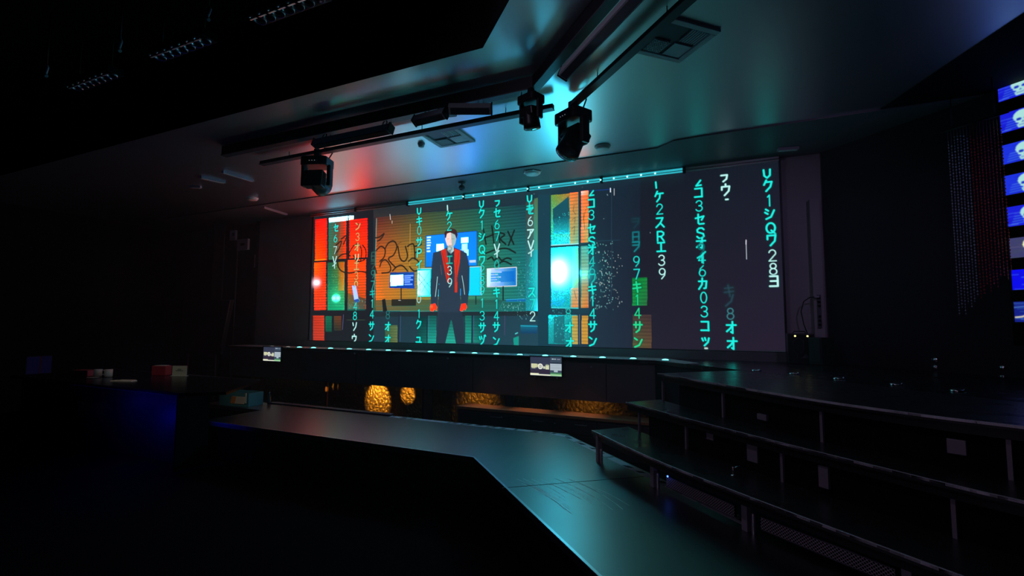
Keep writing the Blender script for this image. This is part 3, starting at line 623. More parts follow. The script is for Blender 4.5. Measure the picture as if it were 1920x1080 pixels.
['l',[[6874,132],[7299,151]],12,(20,60,150),0.9],
['l',[[7299,180],[7289,1077]],6,(50,80,100),0.8],
['l',[[6877,1078],[7442,1088]],8,(40,90,110),0.7],
['l',[[7298,1174],[7268,2227]],6,(50,80,100),0.8],
['l',[[7280,129],[7279,198]],14,(240,250,250),1.2],
['l',[[7348,146],[7346,264]],10,(200,210,210),0.9],
['l',[[9457,1244],[9457,1537]],9,(200,210,225),0.9],
['l',[[9458,1227],[9456,1296]],10,(240,240,255),1],
['d',[6877,1098],[7314,2322],150,(150,235,230),5],
['d',[7035,1255],[7503,2277],50,(220,235,230),6],
['d',[5423,1369],[5850,2513],110,(120,230,225),7],
['d',[5106,2178],[5608,2339],60,(130,220,220),8],
['d',[6153,485],[6510,1074],70,(60,240,240),9],
['d',[6172,1912],[6503,2903],110,(80,240,240),10],
['d',[5780,-76],[8235,1602],16,(150,180,190),11],
['g',[[7649,1773],[7904,1773],[7896,2259],[7642,2260]],[[10,130,50],[20,140,60],[40,110,60],[20,150,70]],0.95,0,2],
['g',[[7649,2418],[7965,2417],[7956,2990],[7641,2991]],[[80,60,50],[70,52,52],[110,78,50],[90,100,50]],0.8,0,2],
['l',[[2316,154],[2335,277]],9,(240,250,250),1.3],
['l',[[2380,305],[2382,366]],9,(240,220,190),1.2],
['t',[9793,193],'u',(28,248,234),1,190,135],
['t',[9797,375],'ク',(28,248,234),1,190,135],
['t',[9802,617],'1',(28,248,234),1,190,135],
['t',[9807,833],'シ',(28,248,234),1,190,135],
['t',[9812,1064],'Q',(28,248,234),1,190,135],
['t',[9816,1251],'ワ',(28,248,234),1,190,135],
['t',[9821,1497],'2',(195,255,250),0.9,190,135],
['t',[9826,1708],'8',(195,255,250),1,190,135],
['t',[9830,1901],'ヨ',(195,255,250),1,190,135],
['t',[9163,175],'j',(195,255,250),1,190,135],
['t',[9180,374],'ウ',(195,255,250),1,190,135],
['t',[9194,536],'.',(195,255,250),1,190,135],
['t',[8760,208],'z',(28,248,234),1,190,135],
['t',[8764,373],'コ',(28,248,234),1,190,135],
['t',[8769,601],'3',(28,248,234),0.9,190,135],
['t',[8774,828],'セ',(28,248,234),1,190,135],
['t',[8779,1063],'S',(28,248,234),1,190,135],
['t',[8783,1234],'オ',(28,248,234),1,190,135],
['t',[8785,1324],'9',(12,110,112),1,190,135],
['t',[8788,1485],'4',(28,248,234),1,190,135],
['t',[8788,1467],'イ',(28,248,234),0.8,190,135],
['t',[8793,1699],'6',(28,248,234),0.8,190,135],
['t',[8798,1912],'カ',(28,248,234),1,190,135],
['t',[8803,2141],'0',(28,248,234),0.9,190,135],
['t',[8808,2370],'3',(28,248,234),1,190,135],
['t',[8813,2606],'コ',(28,248,234),1,190,135],
['t',[8818,2841],'ッ',(28,248,234),1,190,135],
['t',[8821,2971],'.',(215,250,240),0.8,190,135],
['t',[8119,169],'i',(28,248,234),1,190,135],
['t',[8124,367],'ケ',(28,248,234),1,190,135],
['t',[8129,594],'2',(28,248,234),0.9,190,135],
['t',[8134,828],'ス',(28,248,234),1,190,135],
['t',[8139,1071],'R',(28,248,234),1,190,135],
['t',[8144,1256],'エ',(28,248,234),1,190,135],
['t',[8149,1488],'3',(195,255,250),1,190,135],
['t',[8154,1718],'9',(195,255,250),1,190,135],
['t',[9186,2036],'キ',(40,70,84),0.6,190,135],
['t',[9191,2192],'ノ',(40,70,84),0.7,190,135],
['t',[9197,2407],'8',(60,120,130),1,190,135],
['t',[9204,2629],'オ',(28,248,234),1,190,135],
['t',[9211,2885],'オ',(28,248,234),1,190,135],
['t',[7717,802],'ヲ',(24,60,74),0.6,190,135],
['t',[7719,1050],'日',(20,120,130),0.8,190,135],
['t',[7720,1220],'ヲ',(20,130,140),0.9,190,135],
['t',[7723,1485],'9',(28,248,234),0.75,190,135],
['t',[7724,1710],'7',(28,248,234),0.9,190,135],
['t',[7726,1935],'キ',(30,225,150),1,190,135],
['t',[7728,2159],'1',(30,225,150),1,190,135],
['t',[7730,2391],'4',(30,225,150),1,190,135],
['t',[7732,2631],'サ',(30,225,150),1,190,135],
['t',[7734,2897],'ン',(30,225,150),1,190,135],
['t',[6924,178],'z',(28,248,234),1,190,135],
['t',[6924,368],'コ',(28,248,234),1,190,135],
['t',[6925,587],'3',(28,248,234),1,190,135],
['t',[6926,845],'セ',(28,248,234),1,190,135],
['t',[6927,1082],'S',(28,248,234),1,190,135],
['t',[6927,1229],'オ',(28,248,234),0.9,190,135],
['t',[6928,1445],'4',(28,248,234),0.7,190,135],
['t',[6929,1601],'6',(28,248,234),0.6,190,135],
['t',[6929,1757],'ワ',(28,248,234),0.5,190,135],
['t',[6930,1952],'キ',(28,248,234),1,190,135],
['t',[6930,2165],'1',(28,248,234),1,190,135],
['t',[6931,2396],'4',(28,248,234),1,190,135],
['t',[6932,2627],'サ',(28,248,234),1,190,135],
['t',[6933,2894],'ン',(28,248,234),1,190,135],
['t',[6463,2138],'3',(28,248,234),0.4,190,135],
['t',[6476,2394],'8',(28,248,234),0.5,190,135],
['t',[6489,2649],'オ',(28,248,234),1,190,135],
['t',[6503,2932],'オ',(28,248,234),1,190,135],
['t',[5702,170],'u',(28,248,234),1,190,135],
['t',[5707,371],'セ',(28,248,234),1,190,135],
['t',[5706,339],'キ',(28,248,234),0.7,190,135],
['t',[5713,602],'6',(195,255,250),1,190,135],
['t',[5720,844],'ア',(195,255,250),1,190,135],
['t',[5726,1073],'V',(195,255,250),1,190,135],
['t',[5729,1198],'ィ',(195,255,250),0.8,190,135],
['t',[5736,1437],'4',(28,248,234),0.4,190,135],
['t',[5743,1695],'3',(28,248,234),0.4,190,135],
['t',[5751,1983],'ス',(28,248,234),1,190,135],
['t',[5757,2207],'7',(28,248,234),0.9,190,135],
['t',[5763,2442],'2',(195,255,250),1,190,135],
['t',[4995,172],'j',(28,248,234),1,190,135],
['t',[4995,367],'セ',(28,248,234),1,190,135],
['t',[4995,606],'6',(28,248,234),1,190,135],
['t',[4995,843],'7',(28,248,234),1,190,135],
['t',[4995,1091],'V',(195,255,250),1,190,135],
['t',[4995,1177],'ィ',(195,255,250),0.9,190,135],
['t',[4995,1423],'0',(28,248,234),0.6,190,135],
['t',[4995,1668],'3',(28,248,234),0.4,190,135],
['t',[4995,1965],'キ',(28,248,234),1,190,135],
['t',[4995,2198],'1',(28,248,234),1,190,135],
['t',[4995,2429],'4',(28,248,234),1,190,135],
['t',[4995,2650],'サ',(28,248,234),1,190,135],
['t',[4995,2932],'ン',(28,248,234),1,190,135],
['t',[4643,169],'u',(28,248,234),1,190,135],
['t',[4646,346],'ク',(28,248,234),1,190,135],
['t',[4650,588],'1',(28,248,234),1,190,135],
['t',[4654,830],'シ',(28,248,234),1,190,135],
['t',[4658,1092],'Q',(28,248,234),1,190,135],
['t',[4661,1310],'ワ',(28,248,234),1,190,135],
['t',[4664,1505],'2',(28,248,234),0.8,190,135],
['t',[4667,1721],'8',(28,248,234),0.9,190,135],
['t',[4671,1925],'9',(28,248,234),0.9,190,135],
['t',[4675,2172],'1',(28,248,234),0.9,190,135],
['t',[4679,2428],'3',(28,248,234),1,190,135],
['t',[4682,2662],'サ',(28,248,234),1,190,135],
['t',[4686,2916],'ヅ',(28,248,234),1,190,135],
['t',[3867,160],'i',(195,255,250),1,190,135],
['t',[3871,320],'ケ',(28,248,234),1,190,135],
['t',[3877,547],'2',(28,248,234),1,190,135],
['t',[3891,1068],'R',(60,90,100),0.5,190,135],
['t',[3896,1259],'エ',(40,190,170),0.9,190,135],
['t',[3901,1483],'3',(195,255,250),1,190,135],
['t',[3908,1740],'9',(195,255,250),1,190,135],
['t',[3109,168],'u',(28,248,234),1,190,135],
['t',[3113,368],'キ',(28,248,234),1,190,135],
['t',[3117,579],'0',(28,248,234),0.9,190,135],
['t',[3121,825],'サ',(28,248,234),1,190,135],
['t',[3126,1069],'P',(28,248,234),1,190,135],
['t',[3131,1324],'イ',(28,248,234),1,190,135],
['t',[3136,1578],'1',(28,248,234),0.6,190,135],
['t',[3141,1831],'4',(195,255,250),0.6,190,135],
['t',[3145,2059],'0',(195,255,250),0.8,190,135],
['t',[3151,2379],'1',(28,248,234),1,190,135],
['t',[3155,2605],'ク',(28,248,234),1,190,135],
['t',[3161,2910],'ュ',(28,248,234),1,190,135],
['t',[2326,2398],'8',(40,130,130),0.9,190,135],
['t',[2334,2656],'オ',(28,248,234),1,190,135],
['t',[2343,2936],'オ',(28,248,234),1,190,135],
['t',[1879,1070],'日',(60,110,100),0.6,190,135],
['t',[1879,1265],'ヲ',(60,110,100),0.5,190,135],
['t',[1879,1483],'9',(40,150,140),0.8,190,135],
['t',[1880,1724],'7',(30,190,180),0.9,190,135],
['t',[1880,1917],'キ',(28,248,234),0.5,190,135],
['t',[1880,2145],'1',(28,248,234),1,190,135],
['t',[1881,2385],'4',(28,248,234),1,190,135],
['t',[1881,2647],'サ',(28,248,234),1,190,135],
['t',[1882,2920],'ン',(28,248,234),1,190,135],
['t',[1400,346],'ン',(235,190,110),0.9,190,135],
['t',[1399,596],'3',(235,190,110),0.9,190,135],
['t',[1398,833],'オ',(235,190,110),0.9,190,135],
['t',[1397,1093],'リ',(245,240,180),0.9,190,135],
['t',[1396,1279],'エ',(235,190,110),0.9,190,135],
['t',[1395,1501],'3',(235,190,110),0.9,190,135],
['t',[1395,1673],'n',(235,190,110),0.9,190,135],
['t',[1393,2200],'4',(28,248,234),0.9,190,135],
['t',[1392,2419],'8',(28,248,234),1,190,135],
['t',[1391,2662],'ソ',(195,255,250),1,190,135],
['t',[1390,2940],'ウ',(195,255,250),1,190,135],
['t',[731,330],'セ',(28,248,234),1,190,135],
['t',[727,586],'6',(28,248,234),1,190,135],
['t',[724,867],'7',(195,255,250),1,190,135],
['t',[720,1108],'V',(195,255,250),1,190,135],
['t',[719,1210],'ィ',(195,255,250),0.9,190,135]]
RW = Raster(1328, 401, 7.5)
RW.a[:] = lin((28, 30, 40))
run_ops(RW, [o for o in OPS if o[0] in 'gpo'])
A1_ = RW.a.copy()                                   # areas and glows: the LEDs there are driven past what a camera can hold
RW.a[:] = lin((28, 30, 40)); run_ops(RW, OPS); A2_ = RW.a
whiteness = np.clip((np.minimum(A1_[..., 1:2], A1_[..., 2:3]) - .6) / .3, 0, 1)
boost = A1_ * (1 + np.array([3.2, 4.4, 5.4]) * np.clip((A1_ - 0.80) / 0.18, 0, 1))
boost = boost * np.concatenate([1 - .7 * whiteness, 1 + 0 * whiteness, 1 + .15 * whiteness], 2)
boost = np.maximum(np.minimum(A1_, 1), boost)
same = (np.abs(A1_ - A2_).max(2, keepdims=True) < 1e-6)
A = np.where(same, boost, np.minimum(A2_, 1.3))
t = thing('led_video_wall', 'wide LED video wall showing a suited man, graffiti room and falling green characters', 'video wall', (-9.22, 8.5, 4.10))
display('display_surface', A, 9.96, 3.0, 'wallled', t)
obj('cabinet_back', MB().box((4.98, 0.045, -1.5), (9.96, 0.08, 3.0)), 'plastic', t)
fr = MB()
for z in (0.012, -3.012): fr.box((4.98, 0.03, z), (10.02, 0.10, 0.024))
for x in (-0.015, 9.975): fr.box((x, 0.03, -1.5), (0.03, 0.10, 3.0))
obj('frame', fr, 'blackmetal', t)

# lit rail above it
t = thing('overhead_rail', 'twin-tube light rail with cyan LEDs above the LED wall', 'light rail', (0, 8.4, 4.11))
segs = [(-9.21, -7.82), (-7.78, -6.36), (-6.32, -4.95), (-4.91, -3.52), (-3.48, -2.09), (-2.05, -0.68), (-0.64, 0.736)]
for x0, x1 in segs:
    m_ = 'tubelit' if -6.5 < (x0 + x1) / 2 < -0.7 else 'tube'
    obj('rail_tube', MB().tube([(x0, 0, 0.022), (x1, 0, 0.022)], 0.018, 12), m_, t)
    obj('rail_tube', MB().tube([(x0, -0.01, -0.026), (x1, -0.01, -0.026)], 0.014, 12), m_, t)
for x0, x1 in segs[1:]:
    obj('joint', MB().box((x0 - 0.02, 0.0, 0.0), (0.05, 0.06, 0.11)), 'blackmetal', t, 0.006)
for i in range(19):
    if i in (11,): continue
    x = -5.41 + i * 0.2378
    obj('led', MB().lathe((x, -0.035, -0.005), [(0, -0.016), (0.012, -0.012), (0.016, 0.0)], 10, 'Y'), 'ledwhite', t)

# ================================================================ catwalk (runway) around the seating
t = thing('catwalk', 'satin dark grey catwalk bending around the dark seating area', 'stage', (0, 0, FL))
cw = [(-9.0, 5.88), (-7.45, 5.88), (-7.45, 4.87), (-2.69, 4.87), (2.6, -0.42), (3.67, 0.69), (-2.12, 6.46), (-9.0, 6.46)]
obj('top', MB().prism(cw, 0.49, 0.55), 'catwalk', t)
obj('skirt', MB().prism([(-8.95, 5.92), (-7.42, 5.92), (-7.42, 4.93), (-2.665, 4.93), (2.6, -0.34), (3.58, 0.69), (-2.15, 6.40), (-8.95, 6.40)], 0.0, 0.49), 'black', t)
obj('edge_trim', MB().ribbon([(-7.45, 4.875), (-2.69, 4.875), (2.6, -0.41)], 0.022, 0.545, 0.556), 'alu', t)
obj('seam_line', MB().ribbon([(-1.96, 4.10), (-0.72, 5.10)], 0.010, 0.5495, 0.5512), 'seam', t)
obj('rear_lip', MB().prism([(-7.9, 6.40), (-5.1, 6.40), (-5.1, 6.52), (-7.9, 6.52)], 0.53, 0.575), 'greymetal', t)
tp = MB(); R_ = random.Random(4)
path = [(-5.08, 6.345), (-2.17, 6.345), (-1.74, 5.915), (0.1, 4.075)]
def along(path, s):
    for a, b in zip(path[:-1], path[1:]):
        l = math.dist(a, b)
        if s <= l: return (a[0] + (b[0] - a[0]) * s / l, a[1] + (b[1] - a[1]) * s / l), ((b[0] - a[0]) / l, (b[1] - a[1]) / l)
        s -= l
    return path[-1], (1, 0)
bt = MB(); s = 0.0
while s < 6.0:
    L = R_.uniform(0.16, 0.34)
    (x0, y0), d = along(path, s); (x1, y1), d2 = along(path, s + L)
    nx, ny = -d[1], d[0]
    tp.prism([(x0, y0), (x1, y1), (x1 + nx * .10, y1 + ny * .10), (x0 + nx * .10, y0 + ny * .10)], 0.55, 0.5518)
    if R_.random() < .75:
        o_ = R_.uniform(.0, .05); q = R_.uniform(.06, .12)
        bt.prism([(x0 + nx * o_, y0 + ny * o_), (x0 + d[0] * q + nx * o_, y0 + d[1] * q + ny * o_), (x0 + d[0] * (q + .04) + nx * (o_ + .055), y0 + d[1] * (q + .04) + ny * (o_ + .055)), (x0 + d[0] * .05 + nx * (o_ + .055), y0 + d[1] * .05 + ny * (o_ + .055))], 0.5518, 0.5528)
    s += L + R_.choice([0.0, 0.0, .05, .12])
nw = len(tp.f); tp.add(bt.v, bt.f)
w_ = obj('hazard_tape', tp, 'whitetape', t); w_.data.materials.append(M['seam'])
for p_ in w_.data.polygons[nw:]: p_.material_index = 1
if 1: w_['label'] = 'broken black and white tape along the rear edge'
sc = MB()
for k in range(15):
    y0 = R_.uniform(-.45, .45); x0 = -1.75 + R_.uniform(-.15, .25); L = R_.uniform(.35, .95); cv = R_.uniform(.10, .2)
    pts = []
    for i in range(9):
        q = i / 8.0; dx = q * L; dy = -cv * dx * dx
        px = x0 + dx * .80 + y0 * .55 + dy * .6; py = 4.45 - dx * .42 + y0 * .42 + dy * 1.2
        pts.append((px, py))
    for a, b in zip(pts[:-1], pts[1:]):
        tt = Vector((b[0] - a[0], b[1] - a[1])).normalized(); n_ = Vector((-tt.y, tt.x)) * R_.uniform(.0015, .004)
        sc.add([(a[0] - n_.x, a[1] - n_.y, .5505), (b[0] - n_.x, b[1] - n_.y, .5505), (b[0] + n_.x, b[1] + n_.y, .5505), (a[0] + n_.x, a[1] + n_.y, .5505)], [(0, 1, 2, 3)])
o = obj('scuff_marks', sc, 'scuff', t); o['kind'] = 'stuff'; o['label'] = 'pale curved scratches on the catwalk surface'

# ================================================================ service counter in the pit
t = thing('service_counter', 'low dark service counter with amber wood edge in the pit', 'counter', (0, 7.4, FL))
obj('body', MB().box((-2.35, 0.16, 0.29), (4.1, 0.32, 0.58)), 'cabinet', t)
wt = obj('worktop', MB().box((-2.35, 0.15, 0.60), (4.14, 0.36, 0.045)), 'wood', t, 0.004); wt['label'] = 'amber wood worktop edge'
obj('end_panel', MB().box((-4.41, 0.15, 0.29), (0.02, 0.35, 0.58)), 'wood', t)
for x0, x1 in ((-4.38, -3.42), (-3.40, -2.65), (-2.63, -1.94), (-1.92, -1.25), (-1.23, -0.34)):
    d = obj('drawer', MB().box(((x0 + x1) / 2, -0.012, 0.44), (x1 - x0 - .01, 0.022, 0.20)), 'cabinet', t, 0.003)
    hx = x1 - 0.24
    obj('handle', MB().tube([(hx - .09, -0.02, .495), (hx - .09, -0.045, .495), (hx + .09, -0.045, .495), (hx + .09, -0.02, .495)], 0.006, 8), 'alu', d)
    obj('door', MB().box(((x0 + x1) / 2, -0.012, 0.175), (x1 - x0 - .01, 0.022, 0.31)), 'cabinet', t, 0.003)
for x, z in ((-3.55, .50), (-2.61, .48), (-1.5, .47)):
    obj('lock', MB().lathe((x, -0.02, z), [(0, -0.016), (0.012, -0.014), (0.014, 0.0)], 10, 'Y'), 'alu', t)

# ================================================================ small monitors hung on the stage front
Rm = Raster(118, 66, 5.0); Rm.a[:] = lin((58, 60, 84))
def rr(x0, y0, x1, y1, c, a=1): Rm.poly([(x0, y0), (x1, y0), (x1, y1), (x0, y1)], c, a)
rr(0, 0, 590, 12, (30, 34, 50)); rr(0, 12, 370, 110, (52, 58, 80)); rr(0, 220, 370, 290, (50, 42, 62))
rr(375, 0, 590, 320, (60, 74, 92)); rr(375, 95, 590, 105, (24, 34, 48)); rr(375, 112, 585, 225, (176, 190, 200)); rr(445, 225, 515, 255, (170, 190, 200))
rr(380, 262, 590, 290, (70, 130, 90)); rr(405, 28, 440, 44, (190, 210, 220)); rr(450, 30, 480, 44, (170, 190, 200)); rr(500, 34, 560, 44, (150, 160, 180))
for i in range(6): rr(385, 122 + i * 17, 575, 125 + i * 17, (150, 164, 176))
rr(20, 122, 130, 190, (225, 226, 180)); rr(30, 190, 100, 205, (180, 184, 150)); rr(130, 130, 175, 170, (170, 176, 140)); rr(245, 165, 285, 205, (210, 214, 190)); rr(290, 140, 355, 215, (214, 218, 180)); rr(300, 130, 345, 150, (150, 160, 130))
for i in range(5): rr(34 + i * 20, 130, 37 + i * 20, 186, (150, 150, 120))
Rm.line(ring(190, 165, 38, 38), 18, (250, 250, 235)); Rm.line(ring(192, 165, 14, 14), 10, (250, 250, 235)); Rm.line([(150, 165), (155, 165)], 30, (235, 235, 200))
rr(0, 284, 165, 300, (226, 228, 190)); rr(0, 298, 590, 318, (240, 242, 215)); rr(380, 290, 590, 318, (160, 215, 160))
def monitor(loc, label, far=False):
    t = thing('monitor', label, 'monitor', loc, 0, 'monitors on the stage front')
    obj('casing', MB().box((0, 0.02, 0), (0.60, 0.036, 0.355)), 'plastic', t, 0.006)
    bz = MB(); bz.box((0, -0.004, 0.171), (0.60, 0.012, 0.013)); bz.box((0, -0.004, -0.171), (0.60, 0.012, 0.013)); bz.box((0.2935, -0.004, 0), (0.013, 0.012, 0.33)); bz.box((-0.2935, -0.004, 0), (0.013, 0.012, 0.33))
    obj('bezel', bz, 'plastic', t)
    display('screen', Rm.a, 0.574, 0.328, 'screen', t, (-0.287, -0.002, 0.164))
    obj('bracket', MB().box((0, 0.056, 0.0), (0.14, 0.04, 0.14)), 'blackmetal', t)
    for x in (-.2, .2): obj('mount_foot', MB().lathe((x, 0.01, -0.18), [(0.02, -0.02), (0.024, 0.0), (0.016, 0.01)], 10), 'alu', t)
    return t
monitor((-2.925, 7.815, 0.785), 'lit black monitor on the middle of the stage front')
monitor((-9.62, 7.815, 0.795), 'lit black monitor on the far left of the stage front')

# ================================================================ three curved tiers on the right
def catmull(P, n=8):
    P = [Vector(p) for p in P]; Q = [2 * P[0] - P[1]] + P + [2 * P[-1] - P[-2]]; out = []
    for i in range(1, len(Q) - 2):
        for k in range(n):
            u = k / n; a, b, c, d = Q[i - 1], Q[i], Q[i + 1], Q[i + 2]
            out.append(tuple(0.5 * ((2 * b) + (c - a) * u + (2 * a - 5 * b + 4 * c - d) * u * u + (3 * b - a - 3 * c + d) * u ** 3)))
    out.append(tuple(Q[-2])); return out
F1 = catmull([(-1.464, 5.367), (-.674, 4.485), (.009, 3.851), (.518, 3.415), (.949, 3.057), (1.5, 2.62), (2.2, 2.15)])
F2 = catmull([(-1.118, 5.556), (-.275, 4.715), (.44, 4.05), (1.061, 3.51), (1.308, 3.322), (1.95, 2.88), (2.75, 2.45)])
F3 = catmull([(-.795, 5.754), (-.065, 4.926), (.548, 4.27), (1.067, 3.86), (1.458, 3.647), (2.2, 3.25), (3.2, 2.85)])
def offs(P, d):
    out = []
    for i, p in enumerate(P):
        a = Vector(P[max(i - 1, 0)]); b = Vector(P[min(i + 1, len(P) - 1)]); tt = (b - a).normalized(); nn = Vector((-tt.y, tt.x))
        out.append((p[0] + nn.x * d, p[1] + nn.y * d))
    return out
def at_x(P, s):   # point and tangent at fraction of arc length
    L = sum(math.dist(a, b) for a, b in zip(P[:-1], P[1:])); return along(P, s * L)
def nearest(P, q):
    best = min(range(len(P)), key=lambda i: math.dist(P[i], q)); i = min(best, len(P) - 2)
    tt = Vector((P[i + 1][0] - P[i][0], P[i + 1][1] - P[i][1])).normalized(); return P[best], (tt.x, tt.y)
def tier(label, z0, z1, F, back, posts, drop, riser_off, boxes, grille=False):
    t = thing('curved_tier', label, 'platform', (0, 0, z0), 0, 'curved platform tiers on the right')
    h = z1 - z0
    obj('top_board', MB().prism(list(F) + back, h - 0.03, h), 'tier', t)
    obj('edge_strip', MB().ribbon(offs(F, 0.006), 0.012, h - 0.014, h + 0.002), 'tierstrip', t)
    obj('apron', MB().ribbon(offs(F, 0.035), 0.02, h - 0.085, h - 0.03), 'blackmetal', t)
    if riser_off: obj('riser_panel', MB().ribbon(offs(F, riser_off)[2:], 0.02, 0.0, h - 0.03), 'black', t)
    e = offs(F, riser_off or .1)[1]
    for i, (x, y) in enumerate(posts):
        p, tt = nearest(F, (x, y)); a = math.atan2(tt[1], tt[0])
        if grille:
            c_ = (x, y)
            lg = MB(); lg.box((c_[0], c_[1], (h - .03) / 2), (0.05, 0.05, h - .03), a)
            l_ = obj('leg', lg, 'tierpost', t, 0.003)
            obj('leveling_foot', MB().lathe((c_[0] + .05 * tt[0] * 1.2, c_[1] + .05 * tt[1] * 1.2, 0), [(0.016, 0), (0.016, 0.13), (0.010, 0.15), (0, .15)], 10), 'alu', l_)
        else:
            nn = (-tt[1], tt[0]); c_ = (p[0] + nn[0] * .075, p[1] + nn[1] * .075)
            b = MB(); b.box((c_[0], c_[1], (h - .03) / 2), (0.022, 0.022, h - .03), a)
            pp = obj('post', b, 'tierpost', t)
            obj('post_bracket', MB().box((c_[0], c_[1], h - 0.05), (0.085, 0.03, 0.03), a), 'tierpost', pp)
    for (x, y, z, w_, hh) in boxes:
        p, tt = nearest(F, (x, y)); a = math.atan2(tt[1], tt[0])
        obj('junction_box', MB().box((x, y, z - z0), (w_, 0.03, hh), a), 'tierpost', t, 0.004)
    return t
b1 = [(2.75, 2.55)] + offs(F2, 0.10)[::-1][1:-1] + [(-1.129, 5.75)]
b2 = [(3.2, 2.95)] + offs(F3, 0.10)[::-1][1:-1] + [(-0.79, 5.93)]
b3 = [(3.75, 2.99), (0.10, 6.64)]
t1 = tier('lowest curved tier of black platform steps with mesh grilles', 0.0, 0.32, F1, b1, [(-1.37, 5.32), (-0.70, 4.74), (0.06, 4.04), (0.85, 3.42), (1.65, 2.78)], 0, 0, [], True)
tier('middle curved tier of the black platform steps', 0.32, 0.63, F2, b2, [(-0.46, 4.9), (0.27, 4.2), (1.04, 3.52), (1.9, 2.9), (-1.05, 5.5)], 0, 0.10, [(0.13, 4.46, .47, .10, .15), (0.56, 4.04, .45, .07, .15), (-0.2, 4.78, .50, .08, .06)])
tier('highest curved tier of the black platform steps', 0.63, 0.95, F3, b3, [(-.12, 4.98), (0.55, 4.27), (1.42, 3.66), (2.3, 3.2), (-.76, 5.72)], 0, 0.10, [(1.23, 3.855, .77, .09, .09), (0.22, 4.70, .72, .10, .05)])
# expanded mesh grilles below the lowest tier
def grille(p, q, z0, z1):
    g = MB(); L = math.dist(p, q); ux, uy = (q[0] - p[0]) / L, (q[1] - p[1]) / L; hgt = z1 - z0; st = 0.024; n = int(L / st)
    def P(s, z):
        s = max(0, min(L, s)); return (p[0] + ux * s, p[1] + uy * s, z0 + z)
    for i in range(-4, n + 1):
        for sg in (1, -1):
            s0, s1 = i * st, i * st + hgt * 1.1
            za, zb = (0, hgt) if sg == 1 else (hgt, 0)
            a0 = max(0, s0); b0 = min(L, s1)
            if b0 <= a0: continue
            f = lambda s: za + (zb - za) * (s - s0) / (s1 - s0)
            g.tube([P(a0, f(a0)), P(b0, f(b0))], 0.0022, 4, False)
    o = obj('mesh_grille', g, 'grillemetal', t1)
    fr = MB()
    for z in (0, hgt): fr.tube([P(0, z), P(L, z)], 0.004, 6)
    obj('grille_frame', fr, 'greymetal', o)
    obj('grille_backing', MB().add([P(0, 0), P(L, 0), P(L, hgt), P(0, hgt)], [(0, 1, 2, 3)]).add([(P(0, 0)[0] + .012 * uy * -1 + .012, P(0, 0)[1] + .012, z0), (P(L, 0)[0] + .012, P(L, 0)[1] + .012, z0), (P(L, 0)[0] + .012, P(L, 0)[1] + .012, z1), (P(0, 0)[0] + .012, P(0, 0)[1] + .012, z1)], [(0, 1, 2, 3)]) if False else MB().prism([(p[0] + .01, p[1] + .01), (q[0] + .01, q[1] + .01), (q[0] + .014, q[1] + .014), (p[0] + .014, p[1] + .014)], z0, z1), 'black', o)
grille((-0.58, 4.66), (-0.02, 4.13), 0.045, 0.135)
grille((0.15, 3.98), (0.80, 3.47), 0.045, 0.135)
grille((0.92, 3.38), (1.6, 2.83), 0.045, 0.135)
obj('power_led', MB().lathe((-0.56, 4.60, 0.15), [(0.007, -0.006), (0.007, 0.006), (0, 0.009)], 8), 'ledblue', t1)
g = thing('stage_clamp', 'small chrome clamp standing on the lowest curved tier', 'clamp', (-0.02, 4.25, 0.32))
obj('stem', MB().tube([(0, 0, 0), (0, 0, .075)], 0.008, 8), 'chrome', g); obj('arm', MB().tube([(0, 0, .06), (.055, .01, .085)], 0.006, 8), 'chrome', g); obj('foot', MB().lathe((0, 0, 0), [(0, 0), (.02, 0), (.018, .01), (0, .012)], 12), 'chrome', g)

# ================================================================ rigging under the ceiling
def beam(name, label, pts, z, w_, h_, ext, m='blackmetal'):
    t = thing(name, label, 'rigging', (0, 0, z))
    for a, b in zip(pts[:-1], pts[1:]):
        obj('rail', MB().ribbon([a, b], w_, -h_ / 2, h_ / 2), m, t)
        obj('rail_lip', MB().ribbon([a, b], w_ + .03, -h_ / 2 - .012, -h_ / 2), 'greymetal', t)
        L = math.dist(a, b); n = max(2, int(L / 1.1))
        for i in range(n):
            s = (i + .5) / n; x = a[0] + (b[0] - a[0]) * s; y = a[1] + (b[1] - a[1]) * s
            obj('hanger', MB().tube([(x, y, h_ / 2), (x, y, H - z)], 0.005, 6), 'blackmetal', t)
    return t
beam('lighting_rail', 'inner black lighting rail bending parallel to the ceiling edge', [(-7.0, 4.68), (-1.88, 4.68), (1.9, 0.90)], 4.12, 0.07, 0.14, 0)
beam('lighting_rail', 'outer black lighting rail running left above the catwalk', [(-6.9, 5.25), (-1.87, 5.25)], 4.10, 0.06, 0.05, 0)
beam('lighting_rail', 'outer black lighting rail slanting to the upper right', [(-1.64, 5.28), (2.4, 1.24)], 4.10, 0.06, 0.05, 0)
